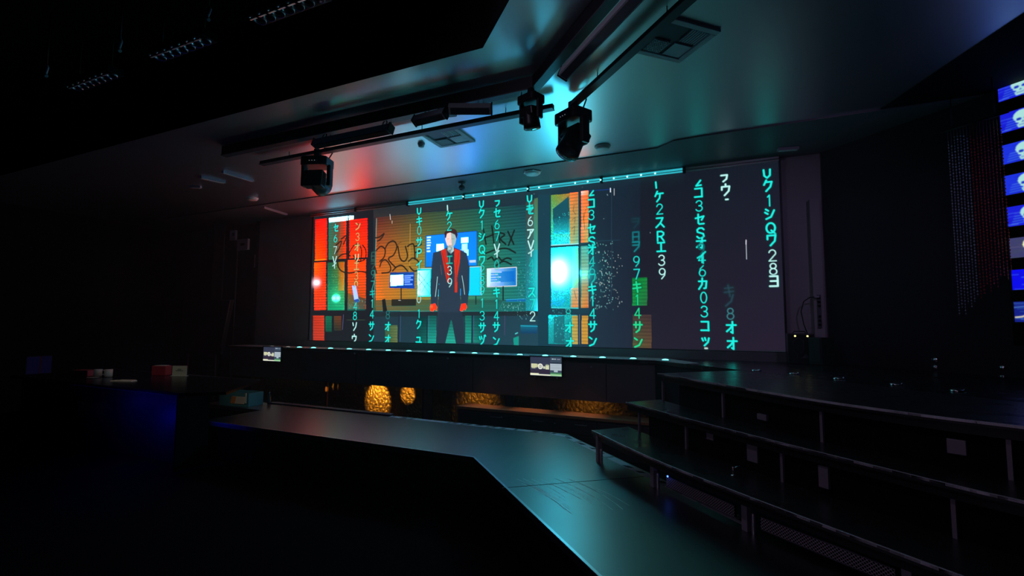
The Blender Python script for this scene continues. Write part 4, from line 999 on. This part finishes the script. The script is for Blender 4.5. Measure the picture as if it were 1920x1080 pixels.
def ledbar(label, loc, rz, L, tilt=0.0, n=None):
    t = thing('led_batten', label, 'stage light', loc, rz, 'LED battens hung on the rails')
    t.rotation_euler = (tilt, 0, rz)
    pr = [(-.055, .03), (-.035, .055), (.035, .055), (.055, .03), (.05, -.05), (-.05, -.05)]
    vs = [(-L / 2, y, z) for y, z in pr] + [(L / 2, y, z) for y, z in pr]; k = len(pr)
    b = MB().add(vs, [tuple(range(k))[::-1], tuple(range(k, 2 * k))] + [(i, (i + 1) % k, k + (i + 1) % k, k + i) for i in range(k)])
    obj('housing', b, 'batten', t, 0.004)
    obj('lens_strip', MB().box((0, -.0, -.056), (L - .05, .07, .012)), 'glass', t)
    for s in (-1, 1):
        obj('end_cap', MB().box((s * (L / 2 + .008), 0, 0.0), (.018, .112, .116)), 'plastic', t, 0.006)
        x = s * (L / 2 - .12)
        obj('bracket', MB().tube([(x - .03, 0, .05), (x - .03, .0, .12), (x, 0, .16)], 0.008, 6).tube([(x + .03, 0, .05), (x + .03, .0, .12), (x, 0, .16)], 0.008, 6), 'blackmetal', t)
        obj('cable', MB().tube([(x + .05, 0, .05), (x + .09, .02, .10), (x + .06, 0.03, .15), (x + .02, .02, .18)], 0.005, 6), 'plastic', t)
    return t
ledbar('long black LED batten on the left of the inner rail', (-4.40, 4.62, 3.91), 0, 1.25, -.35)
ledbar('short black LED batten left of the small white fixture box', (-3.16, 4.58, 3.93), math.radians(-4), .44, -.5)
ledbar('short tilted black LED batten right of the small white fixture box', (-2.64, 4.60, 3.94), math.radians(24), .48, -.7)
ledbar('long black LED batten on the slanting rail at upper right', (-0.90, 3.70, 3.87), math.radians(-45), 1.35, -.4)
t = thing('fixture_box', 'small pale junction box between two short LED battens', 'box', (-2.91, 4.62, 3.96))
obj('body', MB().box((0, 0, 0), (.13, .10, .09), .2), 'pale', t, .01); obj('label_plate', MB().box((0, -.053, 0), (.07, .004, .04), .2), 'greymetal', t); obj('clamp', MB().box((0, 0, .07), (.04, .05, .06)), 'blackmetal', t)

def moving_head(label, loc, rz, tilt, sc=1.0):
    t = thing('moving_head', label, 'stage light', loc, rz, 'moving head lights hung from the rails')
    t.scale = (sc, sc, sc)
    obj('clamp', MB().box((0, 0, .02), (.06, .07, .09)).tube([(-.10, 0, -.03), (.10, 0, -.03)], .012, 8), 'blackmetal', t, .004)
    bs = MB().prism([(-.15, -.09), (-.12, -.12), (.12, -.12), (.15, -.09), (.15, .09), (.12, .12), (-.12, .12), (-.15, .09)], -.14, -.04)
    b_ = obj('base', bs, 'blackmetal', t, .012)
    obj('display_panel', MB().box((0, -.122, -.09), (.12, .006, .05)), 'glass', b_)
    for s in (-1, 1):
        obj('yoke_arm', MB().prism([(s * .13, -.05), (s * .17, -.04), (s * .17, .04), (s * .13, .05)], -.36, -.12), 'blackmetal', t, .01)
    hd = MB()
    R3 = Matrix.Rotation(tilt, 3, 'X')
    pf = [(0, -.12), (.07, -.12), (.095, -.09), (.10, 0.0), (.105, .08), (.11, .15), (.10, .155)]
    sub = MB().lathe((0, 0, 0), pf, 20, 'Y'); sub.v = [tuple(R3 @ Vector(v) + Vector((0, 0, -.30))) for v in sub.v]
    h_ = obj('head', sub, 'plastic', t)
    le = MB().lathe((0, 0, 0), [(.10, .152), (.085, .16), (.05, .168), (0, .172)], 20, 'Y'); le.v = [tuple(R3 @ Vector(v) + Vector((0, 0, -.30))) for v in le.v]
    obj('lens', le, 'glass', h_)
    rb = MB().box((0, -.05, 0), (.215, .11, .19)); rb.v = [tuple(R3 @ Vector(v) + Vector((0, 0, -.30))) for v in rb.v]
    obj('rear_housing', rb, 'plastic', h_, .015)
    obj('cable', MB().tube([(.12, 0, -.06), (.17, 0, .02), (.15, .01, .09), (.07, 0, .08)], .007, 8), 'plastic', t)
    dd = MB()
    for k in range(3): dd.lathe((-.03 + k * .03, -.127, -.10), [(0, -.003), (.004, -.002), (.004, 0)], 6, 'Y')
    obj('indicator_dots', dd, 'leddim', b_)
    return t
moving_head('black moving head light at the left end of the outer rail', (-5.66, 5.25, 4.05), math.radians(20), math.radians(-10), 1.35)
moving_head('black moving head light at the rail corner above the middle of the catwalk', (-1.64, 5.30, 4.05), math.radians(-30), math.radians(-120), 1.3)
moving_head('black moving head light at the bend of the inner rail', (-1.90, 4.62, 3.98), math.radians(160), math.radians(-100), .85)

# ceiling fittings
def vent(label, c, rz, size=.60):
    t = thing('ceiling_vent', label, 'vent', (c[0], c[1], H), rz, 'square ceiling vents')
    s = size / 2; f = MB()
    for a, b, q, w_ in ((0, -s + .03, size, .06), (0, s - .03, size, .06)): f.box((a, b, -.014), (q, w_, .028))
    for a in (-s + .03, s - .03): f.box((a, 0, -.014), (.06, size - .12, .028))
    obj('frame', f, 'ventpaint', t, .004)
    obj('backing', MB().box((0, 0, -.004), (size - .1, size - .1, .008)), 'greymetal', t)
    sl = [MB(), MB(), MB()]; q = s - .07
    for k in range(7):
        u = .035 + k * (q - .04) / 6.5
        sl[0].box((u, -q / 2 - .01, -.016), (.012, q - .03, .018), 0); sl[1].box((-q / 2 - .01, u, -.016), (q - .03, .012, .018), 0)
        sl[2].box((-u, q / 2 + .01, -.016), (.012, q - .03, .018), 0)
    for k in range(3): obj('louvre_bank', sl[k], 'ventpaint', t)
    obj('blank_plate', MB().box((q / 2 + .01, q / 2 + .01, -.014), (q - .02, q - .02, .012)), 'ventpaint', t)
    return t
vent('square white louvred ceiling vent lit cyan beyond the outer rail', (-3.66, 5.73), 0)
vent('dark square ceiling vent by the slanting rail at upper right', (-0.42, 4.60), math.radians(45), .57)
def disc(name, label, cat, c, r, m='white', z=H - .02, grp=None, h=.06):
    t = thing(name, label, cat, (c[0], c[1], z), 0, grp)
    obj('base', MB().lathe((0, 0, 0), [(0, 0), (r, 0), (r, -h * .3), (r * .86, -h * .45)], 24), m, t)
    obj('cover', MB().lathe((0, 0, 0), [(r * .86, -h * .4), (r * .8, -h * .8), (r * .5, -h), (0, -h)], 24), m, t)
    return t
t = disc('ceiling_speaker', 'round white ceiling speaker on the dark header, lit cyan', 'ceiling speaker', (-3.121, 7.66), .15)
for k in range(6):
    a = k * math.pi / 3; obj('clip', MB().box((.155 * math.cos(a), .155 * math.sin(a), -.008), (.03, .03, .014), a), 'white', t)
t = disc('smoke_detector', 'round white detector on the ceiling right of the corner moving head', 'detector', (-1.706, 7.00), .12, z=H)
obj('sensor_slots', MB().box((0.02, 0, -.046), (.07, .012, .004)).box((-.01, .035, -.046), (.04, .012, .004)).box((.05, -.03, -.046), (.02, .03, .004)), 'plastic', t)
disc('smoke_detector', 'small round white detector left of the square ceiling vent', 'detector', (-4.163, 5.81), .055, z=H)
disc('smoke_detector', 'round grey-white detector on the dark ceiling at far left', 'detector', (-9.356, 6.94), .12, z=H)
t = thing('spotlight', 'small round eyeball spotlight on the header above the video wall', 'spotlight', (-4.58, 7.71, H - .02))
obj('base', MB().lathe((0, 0, 0), [(0, 0), (.07, 0), (.07, -.02), (.03, -.03), (0, -.03)], 20), 'greymetal', t)
obj('stem', MB().tube([(0, 0, -.02), (0, 0, -.06)], .014, 8), 'greymetal', t)
hd = obj('head', MB().lathe((0, 0, -.11), [(0, -.055), (.03, -.05), (.055, -.02), (.06, .01), (.045, .045), (0, .06)], 20), 'greymetal', t)
obj('lens', MB().lathe((0, -.03, -.135), [(0, -.04), (.02, -.035), (.03, -.02)], 16, 'Y'), 'chrome', hd)
def striplight(label, a, b, w_, z=H - .0):
    c = ((a[0] + b[0]) / 2, (a[1] + b[1]) / 2); L = math.dist(a, b); rz = math.atan2(b[1] - a[1], b[0] - a[0])
    t = thing('strip_fixture', label, 'ceiling light', (c[0], c[1], z), rz)
    obj('housing', MB().box((0, 0, -.02), (L, w_, .04)), 'pale', t, .005); obj('diffuser', MB().box((0, 0, -.042), (L - .04, w_ * .6, .006)), 'white', t)
    return t
striplight('narrow unlit strip fixture on the left ceiling, farther one', (-9.72, 7.5), (-9.85, 8.25), .05, H - .02)
striplight('narrow unlit strip fixture on the left ceiling, nearer one', (-8.16, 5.45), (-8.15, 6.05), .05)
striplight('wide unlit strip fixture beside the nearer narrow one at left', (-8.85, 5.5), (-8.75, 5.9), .09)
striplight('tiny unlit fixture at the far left of the ceiling', (-9.68, 5.83), (-9.50, 5.93), .06)
striplight('small unlit strip fixture on the header right of the rail', (0.70, 8.12), (0.98, 8.18), .09, H - .02)

# linear multi-cell downlights and their hooks over the seating
def downlight(label, loc, grp='seven-cell downlights over the seats'):
    t = thing('linear_downlight', label, 'ceiling light', loc, 0, grp)
    obj('housing', MB().box((0, 0, .045), (.76, .14, .07)), 'blackmetal', t, .004)
    for k in range(7):
        x = -.315 + k * .105
        c_ = obj('cell', MB().lathe((x, 0, 0), [(.030, .02), (.040, -.002), (.046, -.008), (.046, .01)], 14), 'alu', t)
        obj('fin', MB().box((x - .01, -.052, -.016), (.075, .018, .003), 0, math.radians(15)), 'glint', c_)
        obj('bulb_tip', MB().lathe((x - .02, -.082, -.008), [(0, -.014), (.011, -.009), (.014, 0), (.010, .009), (0, .013)], 10), 'glint', c_)
    for s in (-.3, .3): obj('suspension', MB().tube([(s, 0, .08), (s, 0, 4.75 - loc[2])], .005, 6), 'blackmetal', t)
    return t
d0 = downlight('seven-cell linear downlight with cyan glints, rightmost and nearest', (-3.06, 2.50, 3.92))
dup(d0, (-4.38, 2.50, 3.92), 0, 'seven-cell linear downlight with few glints, middle one')
dup(d0, (-5.80, 2.50, 3.92), 0, 'seven-cell linear downlight almost lost in the dark, leftmost')
def hook(label, loc):
    t = thing('ceiling_hook', label, 'hook', loc, 0, 'grey hooks above the seats')
    obj('shank', MB().tube([(0, 0, .12), (0, 0, 4.75 - loc[2])], .008, 6), 'blackmetal', t)
    obj('curl', MB().tube([(0, 0, .12), (.02, 0, .09), (.0, 0, .06), (-.015, 0, .03), (0.015, 0, 0.0)], .016, 8), 'pale', t)
    return t
h0 = hook('small grey S-shaped hook, rightmost and nearest of three', (-3.96, 2.45, 4.05))
dup(h0, (-5.19, 2.41, 4.05), 0, 'small grey S-shaped hook, middle of three')
dup(h0, (-6.43, 2.36, 4.05), 0, 'small grey S-shaped hook, leftmost of three')

# ================================================================ things at the right of the stage
t = thing('amplifier_case', 'black case with two yellow lights at the right foot of the LED wall', 'case', (0.90, 8.22, 0.95))
obj('body', MB().box((0, 0, .22), (.33, .30, .44)), 'plastic', t, .01)
hx = MB(); pts = [(-.07, .33), (-.07, .20), (-.02, .14), (.045, .18), (.06, .22), (.06, .34), (0, .38), (-.07, .33)]
for a, b in zip(pts[:-1], pts[1:]): hx.tube([(a[0] - .03, -.152, a[1]), (b[0] - .03, -.152, b[1])], .003, 6)
hx.tube([(-.05, -.152, .14), (-.055, -.152, .07)], .004, 6)
obj('hexagon_emblem', hx, 'greymetal', t)
obj('triangle_emblem', MB().add([(.0, -.152, .09), (.12, -.152, .09), (.06, -.152, .15)], [(0, 1, 2)]), 'greymetal', t)
for x in (-.07, .085): obj('indicator_light', MB().lathe((x, -.15, .405), [(0, -.008), (.012, -.006), (.014, 0)], 10, 'Y'), 'ledyellow', t)
obj('handle', MB().tube([(-.08, 0, .44), (-.07, 0, .47), (.07, 0, .47), (.08, 0, .44)], .008, 8), 'plastic', t)
t = thing('subwoofer', 'plain black speaker cabinet right of the black lit case', 'speaker', (1.14, 8.0, 0.95), math.radians(-45))
obj('cabinet', MB().box((0, 0, .20), (.20, .26, .38)), 'plastic', t, .012); obj('grille', MB().box((0, -.135, .21), (.17, .01, .33)), 'blackmetal', t, .004); obj('feet', MB().box((0, 0, .006), (.18, .22, .012)), 'blackmetal', t)
t = thing('power_strip', 'upright black power strip on the column right of the LED wall', 'power strip', (1.20, 8.475, 1.47))
obj('housing', MB().box((0, 0, .25), (.05, .02, .50)), 'greymetal', t, .004)
for z in (.03, .09, .15, .31, .37, .43): obj('socket', MB().box((0, -.012, z + .02), (.034, .006, .035)), 'black', t)
obj('cable', MB().tube([(-.02, -.02, .47), (-.12, -.03, .46), (-.20, -.03, .40), (-.24, -.03, .25), (-.21, -.03, .05), (-.17, -.04, -.09)], .008, 8), 'plastic', t)
obj('plug', MB().box((-.03, -.03, .47), (.06, .03, .03)), 'pale', t)
# wall fittings on the angled wall
def fitting(label, x, y, z, grp):
    t = thing('wall_hook', label, 'wall hook', (x, y, z), math.radians(-45), grp)
    obj('plate', MB().lathe((0, 0, 0), [(0, -.008), (.026, -.006), (.028, 0)], 14, 'Y'), 'chrome', t)
    obj('peg', MB().tube([(0, 0, 0), (0, -.05, -.005), (0, -.07, .02)], .007, 8), 'chrome', t)
    return t
for lb, x, y, z in (('upper of two chrome wall hooks below the bead curtain', 2.279, 7.621, 1.09), ('lower of two chrome wall hooks below the bead curtain', 2.276, 7.624, 1.0), ('upper of two chrome wall hooks at the right under the screens', 2.727, 7.172, 1.046), ('lower of two chrome wall hooks at the right under the screens', 2.723, 7.176, .94)):
    fitting(lb, x + .005 - .01, y + .005 - .01, z, 'chrome hooks on the angled wall')
# bead curtain
t = thing('bead_curtain', 'bead curtain of smoked and dark red strands left of the screens', 'bead curtain', (0, 0, 0))
p0 = Vector((2.33, 7.00)); p1 = Vector((2.66, 6.67)); ns = 17
A1, A2 = MB(), MB(); rb_ = random.Random(9); st = [MB(), MB()]
for i in range(ns):
    q = i / (ns - 1); p = p0 + (p1 - p0) * q; zt = 3.68 - .12 * rb_.random(); zb = 1.62 + (q * .42) + rb_.uniform(-.05, .10); k = 1 if i > 6 else 0
    st[k].tube([(p.x, p.y, 3.75), (p.x, p.y, zb)], .0012, 4)
    z = zt
    while z > zb:
        r = rb_.choice([.006, .008]); st[k].lathe((p.x, p.y, z), [(0, -r), (r * .8, -r * .6), (r, 0), (r * .8, r * .6), (0, r)], 6); z -= rb_.uniform(.030, .040)
for k, m_ in ((0, 'beadgrey'), (1, 'beadred')):
    o = obj('strands', st[k], m_, t); o['kind'] = 'stuff'; o['label'] = 'smoked grey bead strands' if k == 0 else 'dark red bead strands'
obj('header_rod', MB().tube([(p0.x - .05, p0.y + .05, 3.76), (p1.x + .05, p1.y - .05, 3.76)], .012, 8), 'blackmetal', t)
for s in (0.1, .9):
    p = p0 + (p1 - p0) * s; obj('rod_hanger', MB().tube([(p.x, p.y, 3.76), (p.x, p.y, H - 0.0)], .006, 6), 'blackmetal', t)
# column of small screens with skulls
def skull_raster(v):
    R = Raster(78, 44, 5.0); rng = random.Random(20 + v)
    base = {0: (25, 30, 215), 1: (28, 50, 220), 2: (62, 62, 108), 3: (10, 10, 235), 4: (18, 30, 130)}[v]
    R.a[:] = lin(base)
    for k in range(26):
        y = rng.uniform(0, 220); x = rng.uniform(-40, 300); L = rng.uniform(40, 170)
        c = rng.choice([(70, 110, 235), (15, 15, 160), (100, 160, 235), (20, 20, 190)]) if v in (0, 1, 3) else rng.choice([(90, 90, 120), (50, 50, 90), (60, 80, 60)]) if v == 2 else rng.choice([(60, 110, 190), (10, 20, 90), (40, 70, 170)])
        R.line([(x, y), (x + L, y + rng.uniform(-4, 4))], rng.uniform(3, 9), c, .5)
    wt = (170, 225, 220); ey = (28, 50, 190)
    if v in (0, 1, 2, 3):
        if v in (2, 3): wt = (245, 250, 190) if v == 2 else (225, 240, 245)
        cx, cy = 185, 78
        if v < 2:
            for k in range(4): R.line([(60 - 8 * k, 110 + 26 * k), (150, 104 + 26 * k)], 9, (60, 110, 225), .7)
        R.poly(ring(cx, cy, 76, 68, 0, 360, 26), wt)
        R.poly([(cx - 62, cy + 30), (cx + 62, cy + 30), (cx + 48, cy + 92), (cx + 36, cy + 122), (cx - 36, cy + 122), (cx - 48, cy + 92)], wt)
        if v == 2: R.poly(ring(cx - 14, cy + 40, 40, 60), (250, 250, 220))
        if v != 2:
            R.poly(ring(cx - 31, cy + 30, 22, 17), ey); R.poly(ring(cx + 31, cy + 30, 22, 17), ey); R.poly([(cx, cy + 48), (cx - 11, cy + 68), (cx + 11, cy + 68)], ey)
            R.poly([(cx - 62, cy + 56), (cx - 30, cy + 70), (cx - 46, cy + 84)], base); R.poly([(cx + 62, cy + 56), (cx + 30, cy + 70), (cx + 46, cy + 84)], base)
            for k in range(6): R.line([(cx - 30 + 12 * k, cy + 84), (cx - 30 + 12 * k, cy + 104)], 4, ey, .8)
            R.line([(cx - 36, cy + 94), (cx + 36, cy + 94)], 4, ey, .8)
    if v == 4: R.line([(8, 165), (60, 160), (110, 140), (190, 150)], 10, (240, 235, 190)); R.line([(0, 60), (120, 50)], 12, (80, 130, 220), .6)
    a = R.a
    for _ in range(2):
        p = np.pad(a, ((1, 1), (1, 1), (0, 0)), 'edge'); a = (p[:-2, 1:-1] + p[2:, 1:-1] + p[1:-1, :-2] + p[1:-1, 2:] + 2 * p[1:-1, 1:-1]) / 6
    return a
zt = [4.251, 3.888, 3.53, 3.18, 2.825, 2.475, 2.125, 1.776]; vs_ = [0, 0, 1, 1, 0, 2, 3, 4]
words = ['showing a pale skull on blue, topmost of the column', 'showing a pale skull on blue, second from the top', 'showing a bright skull on blue, third from the top', 'showing a bright skull on blue, fourth from the top', 'showing a pale skull on blue, fifth from the top', 'showing a washed-out grey violet picture with white shape', 'showing a saturated blue picture with white glare', 'showing a dark blue picture with pale streak, lowest of column']
protos = {}
for i in range(8):
    v = vs_[i]; loc = (2.815, 7.065, zt[i])
    if v in protos:
        dup(protos[v], loc, None, 'small wall screen ' + words[i]); continue
    t = thing('wall_screen', 'small wall screen ' + words[i], 'screen', loc, math.radians(-45), 'column of small screens on the right wall')
    obj('casing', MB().box((.195, .018, -.11), (.42, .03, .25)), 'plastic', t, .004)
    bz = MB(); 
    for zz in (.006, -.226): bz.box((.195, -.002, zz), (.41, .012, .012))
    for xx in (-.008, .398): bz.box((xx, -.002, -.11), (.016, .012, .24))
    obj('bezel', bz, 'plastic', t)
    display('screen', skull_raster(v), .39, .22, 'screen', t, (0, 0.001, 0))
    protos[v] = t
struct('trim_5', MB().prism([(2.80, 7.09), (3.14, 6.75), (3.18, 6.79), (2.84, 7.13)], 1.3, 4.45), 'black', 'black backing panel of the screen column')

# ================================================================ left side: bar, things on it, dark equipment
t = thing('bar_counter', 'dark bar counter at the left with blue under-lip glow', 'bar counter', (0, 0, FL))
obj('top', MB().prism([(-12.3, 4.35), (-7.2, 4.35), (-6.70, 4.70), (-7.59, 5.93), (-12.3, 5.93)], 1.01, 1.05), 'bartop', t)
obj('body', MB().prism([(-12.2, 4.50), (-7.50, 4.50), (-9.75, 5.80), (-12.2, 5.80)], 0.0, 1.01), 'bodyblack', t)
obj('end_panel', MB().box((-6.92, 4.38, .52), (.03, .44, .97)), 'black', t)  # black panel added to keep the blue lamp off the catwalk
obj('edge_strip', MB().ribbon([(-7.59, 5.925), (-12.2, 5.925)], .015, 1.05, 1.056), 'alu', t)
obj('led_strip', MB().box((-8.9, 4.40, 1.0), (2.6, .02, .012)), 'strip', t)
def onbar(x, y): return (x, y, .5)
t = thing('menu_card', 'cream card standing upright on the bar beside the dark red box', 'card', onbar(-9.50, 5.72), math.radians(25))
obj('card', MB().box((0, 0, .095), (.27, .012, .19)), 'card', t); obj('printed_emblem', MB().box((0, -.0075, .10), (.14, .002, .02)).box((0, -.0075, .12), (.07, .002, .03)), 'ink', t); obj('base', MB().box((0, 0, .004), (.30, .06, .008)), 'card', t)
t = thing('napkin_box', 'dark red box on the bar left of the cream card', 'box', onbar(-9.95, 5.66), math.radians(20))
obj('body', MB().box((0, 0, .09), (.28, .16, .18)), 'red', t, .01); obj('lid_rim', MB().box((0, 0, .183), (.20, .12, .008)), 'ceramic', t)
def mug(label, loc, rz):
    t = thing('mug', label, 'mug', loc, rz, 'white mugs on the bar')
    obj('cup', MB().lathe((0, 0, 0), [(0, 0), (.038, 0), (.045, .02), (.046, .10), (.041, .10), (.040, .02), (0, .012)], 20), 'ceramic', t)
    t.scale = (1.4, 1.4, 1.4)
    obj('handle', MB().tube([(.044, 0, .085), (.075, 0, .08), (.08, 0, .05), (.07, 0, .03), (.044, 0, .028)], .007, 8), 'ceramic', t); return t
m1 = mug('white mug beside the dark pink box on the bar', onbar(-10.62, 4.95), 1.0)
dup(m1, onbar(-10.42, 5.02), 2.6, 'white mug right of its twin, farther from the pink box')
t = thing('sugar_box', 'dark pink low box on the bar left of two mugs', 'box', onbar(-11.05, 4.95), .2)
obj('body', MB().box((0, 0, .05), (.38, .20, .10)), 'pink', t, .008); obj('lid', MB().box((0, 0, .104), (.39, .21, .01)), 'pink', t)
t = thing('saucer', 'small saucer on the bar in front of the mugs', 'saucer', onbar(-10.45, 4.80)); obj('plate', MB().lathe((0, 0, 0), [(0, .002), (.04, .004), (.09, .018), (.092, .014), (.04, 0)], 24), 'ceramic', t)
t = thing('folded_napkin', 'folded pinkish napkin lying on the bar', 'napkin', onbar(-9.45, 4.78), .3); obj('fold', MB().box((0, 0, .008), (.40, .12, .014)).box((.05, .01, .019), (.26, .09, .008), .1), 'paper', t)
t = thing('framed_picture', 'navy picture with pink stripe on the far left wall', 'picture', (-14.985, 5.8, .47), 0)
obj('frame', MB().box((-.005, 0, 0), (.02, .48, .46)), 'plastic', t); obj('print', MB().box((.008, 0, 0), (.008, .45, .43)), 'navy', t); obj('pink_stripe', MB().box((.013, .02, 0), (.004, .03, .42)), 'pink', t)
t = thing('plastic_tub', 'teal plastic tub at the end of the catwalk under the bar tip', 'tub', (-8.20, 6.12, 0.0), .12)
tb = MB().prism([(-.42, -.16), (.20, -.16), (.26, -.10), (.26, .16), (-.42, .16)], 0.0, .02).box((-.08, -.16, .12), (.68, .012, .24)).box((-.08, .16, .12), (.68, .012, .24)).box((-.42, 0, .12), (.012, .33, .24)).box((.26, 0, .12), (.012, .33, .24))
obj('tub_body', tb, 'teal', t, .004)
t = thing('flyer_stack', 'white and orange printed flyers leaning in the teal tub', 'flyers', (-8.10, 5.92, 0.0), .12)
pf = MB().box((0, -.0, .12), (.30, .008, .13), 0, -.2); obj('sheet', pf, 'paper', t)
obj('orange_sheet', MB().box((-.11, -.008, .12), (.10, .006, .12), 0, -.2), 'orange', t); obj('tall_sheet', MB().box((.16, .01, .16), (.03, .006, .18)), 'paper', t)
t = thing('glass_bottle', 'slim glass bottle on the catwalk by the teal tub', 'bottle', (-7.88, 6.38, 0.0))
obj('bottle_body', MB().lathe((0, 0, 0), [(0, 0), (.030, 0), (.032, .01), (.032, .12), (.026, .15), (.012, .17), (.012, .21), (0, .21)], 16), 'glass', t)
obj('cap', MB().lathe((0, 0, .21), [(0.013, -.015), (.014, .01), (0, .012)], 12), 'chrome', t)
# equipment on the left part of the stage
t = thing('flight_case_screen', 'large dark panel leaning on a trolley left of the stage', 'display panel', (-11.6, 7.55, FL))
pn = MB().add([(-.95, 0, 1.30), (.55, 0, 1.30), (.86, 0, 2.60), (-.95, 0, 2.62), (-.95, .08, 1.30), (.55, .08, 1.30), (.86, .08, 2.60), (-.95, .08, 2.62)], [(0, 1, 2, 3), (7, 6, 5, 4), (0, 4, 5, 1), (1, 5, 6, 2), (2, 6, 7, 3), (3, 7, 4, 0)])
obj('panel', pn, 'plastic', t, .01)
obj('edge_frame', MB().tube([(.50, -.015, 2.59), (.845, -.015, 2.59), (.72, -.015, 2.05), (.60, -.015, 1.5)], .016, 6), 'greymetal', t)
for x in (-.7, .35): obj('leg', MB().tube([(x, .04, 1.32), (x, .04, 0.0)], .02, 8), 'greymetal', t)
obj('trolley_base', MB().box((-.17, .04, .03), (1.3, .4, .05)), 'blackmetal', t, .01)
t = thing('work_light_stand', 'tall thin stand with two pale lamp blocks left of the stage', 'light stand', (-11.40, 8.1, FL))
obj('pole', MB().tube([(0, 0, 0), (.03, 0, 4.15)], .014, 8), 'greymetal', t); obj('stand_base', MB().lathe((0, 0, 0), [(0, .03), (.2, .02), (.22, 0), (0, 0)], 20), 'blackmetal', t)
l1 = obj('lamp_block', MB().box((-.12, -.03, 4.28), (.22, .06, .26)), 'pale', t, .01); obj('lamp_glass', MB().box((-.08, -.063, 4.30), (.06, .006, .08)), 'black', l1)
l2 = obj('lamp_block', MB().box((.27, -.03, 4.02), (.40, .06, .28)), 'pale', t, .01); obj('lamp_glass', MB().box((.28, -.063, 4.02), (.16, .006, .06)), 'black', l2)
obj('cross_arm', MB().tube([(-.12, 0, 4.2), (.3, 0, 4.05)], .012, 8), 'greymetal', t)
t = thing('wall_rack', 'small grey slatted wall rack left of the LED wall', 'rack', (-11.22, 8.72, 3.15))
rk = MB().box((0, -.02, -.16), (.56, .03, .03)).box((-.27, -.02, 0), (.04, .03, .34)).box((.27, -.02, 0), (.03, .03, .34))
for k in range(4): rk.box((-.16 + k * .1, -.02, -.0), (.02, .02, .30))
obj('slats', rk, 'pale', t)
t = thing('curtain_panel', 'faint reddish grey hanging panel at far left of the stage', 'panel', (-12.4, 8.3, FL))
obj('cloth', MB().box((0, 0, 2.6 + .2), (.42, .03, 4.4)), 'tgrey', t); obj('base_bar', MB().box((0, 0, .3), (.46, .06, .6)), 'blackmetal', t)

# ================================================================ stage haze
hm = bpy.data.materials.new('stage_haze'); hm.use_nodes = True; nt = hm.node_tree; nt.nodes.clear()
vs = nt.nodes.new('ShaderNodeVolumeScatter'); vs.inputs['Density'].default_value = 0.012; vs.inputs['Anisotropy'].default_value = 0.3
ou = nt.nodes.new('ShaderNodeOutputMaterial'); nt.links.new(vs.outputs[0], ou.inputs['Volume'])
M['haze'] = hm
hz = obj('stage_haze', MB().box((-6.8, 6.16, 1.81), (16.2, 4.6, 4.68)), 'haze')
tag(hz, 'thin haze hanging in the air in front of the main stage', 'haze', None, 'stuff')
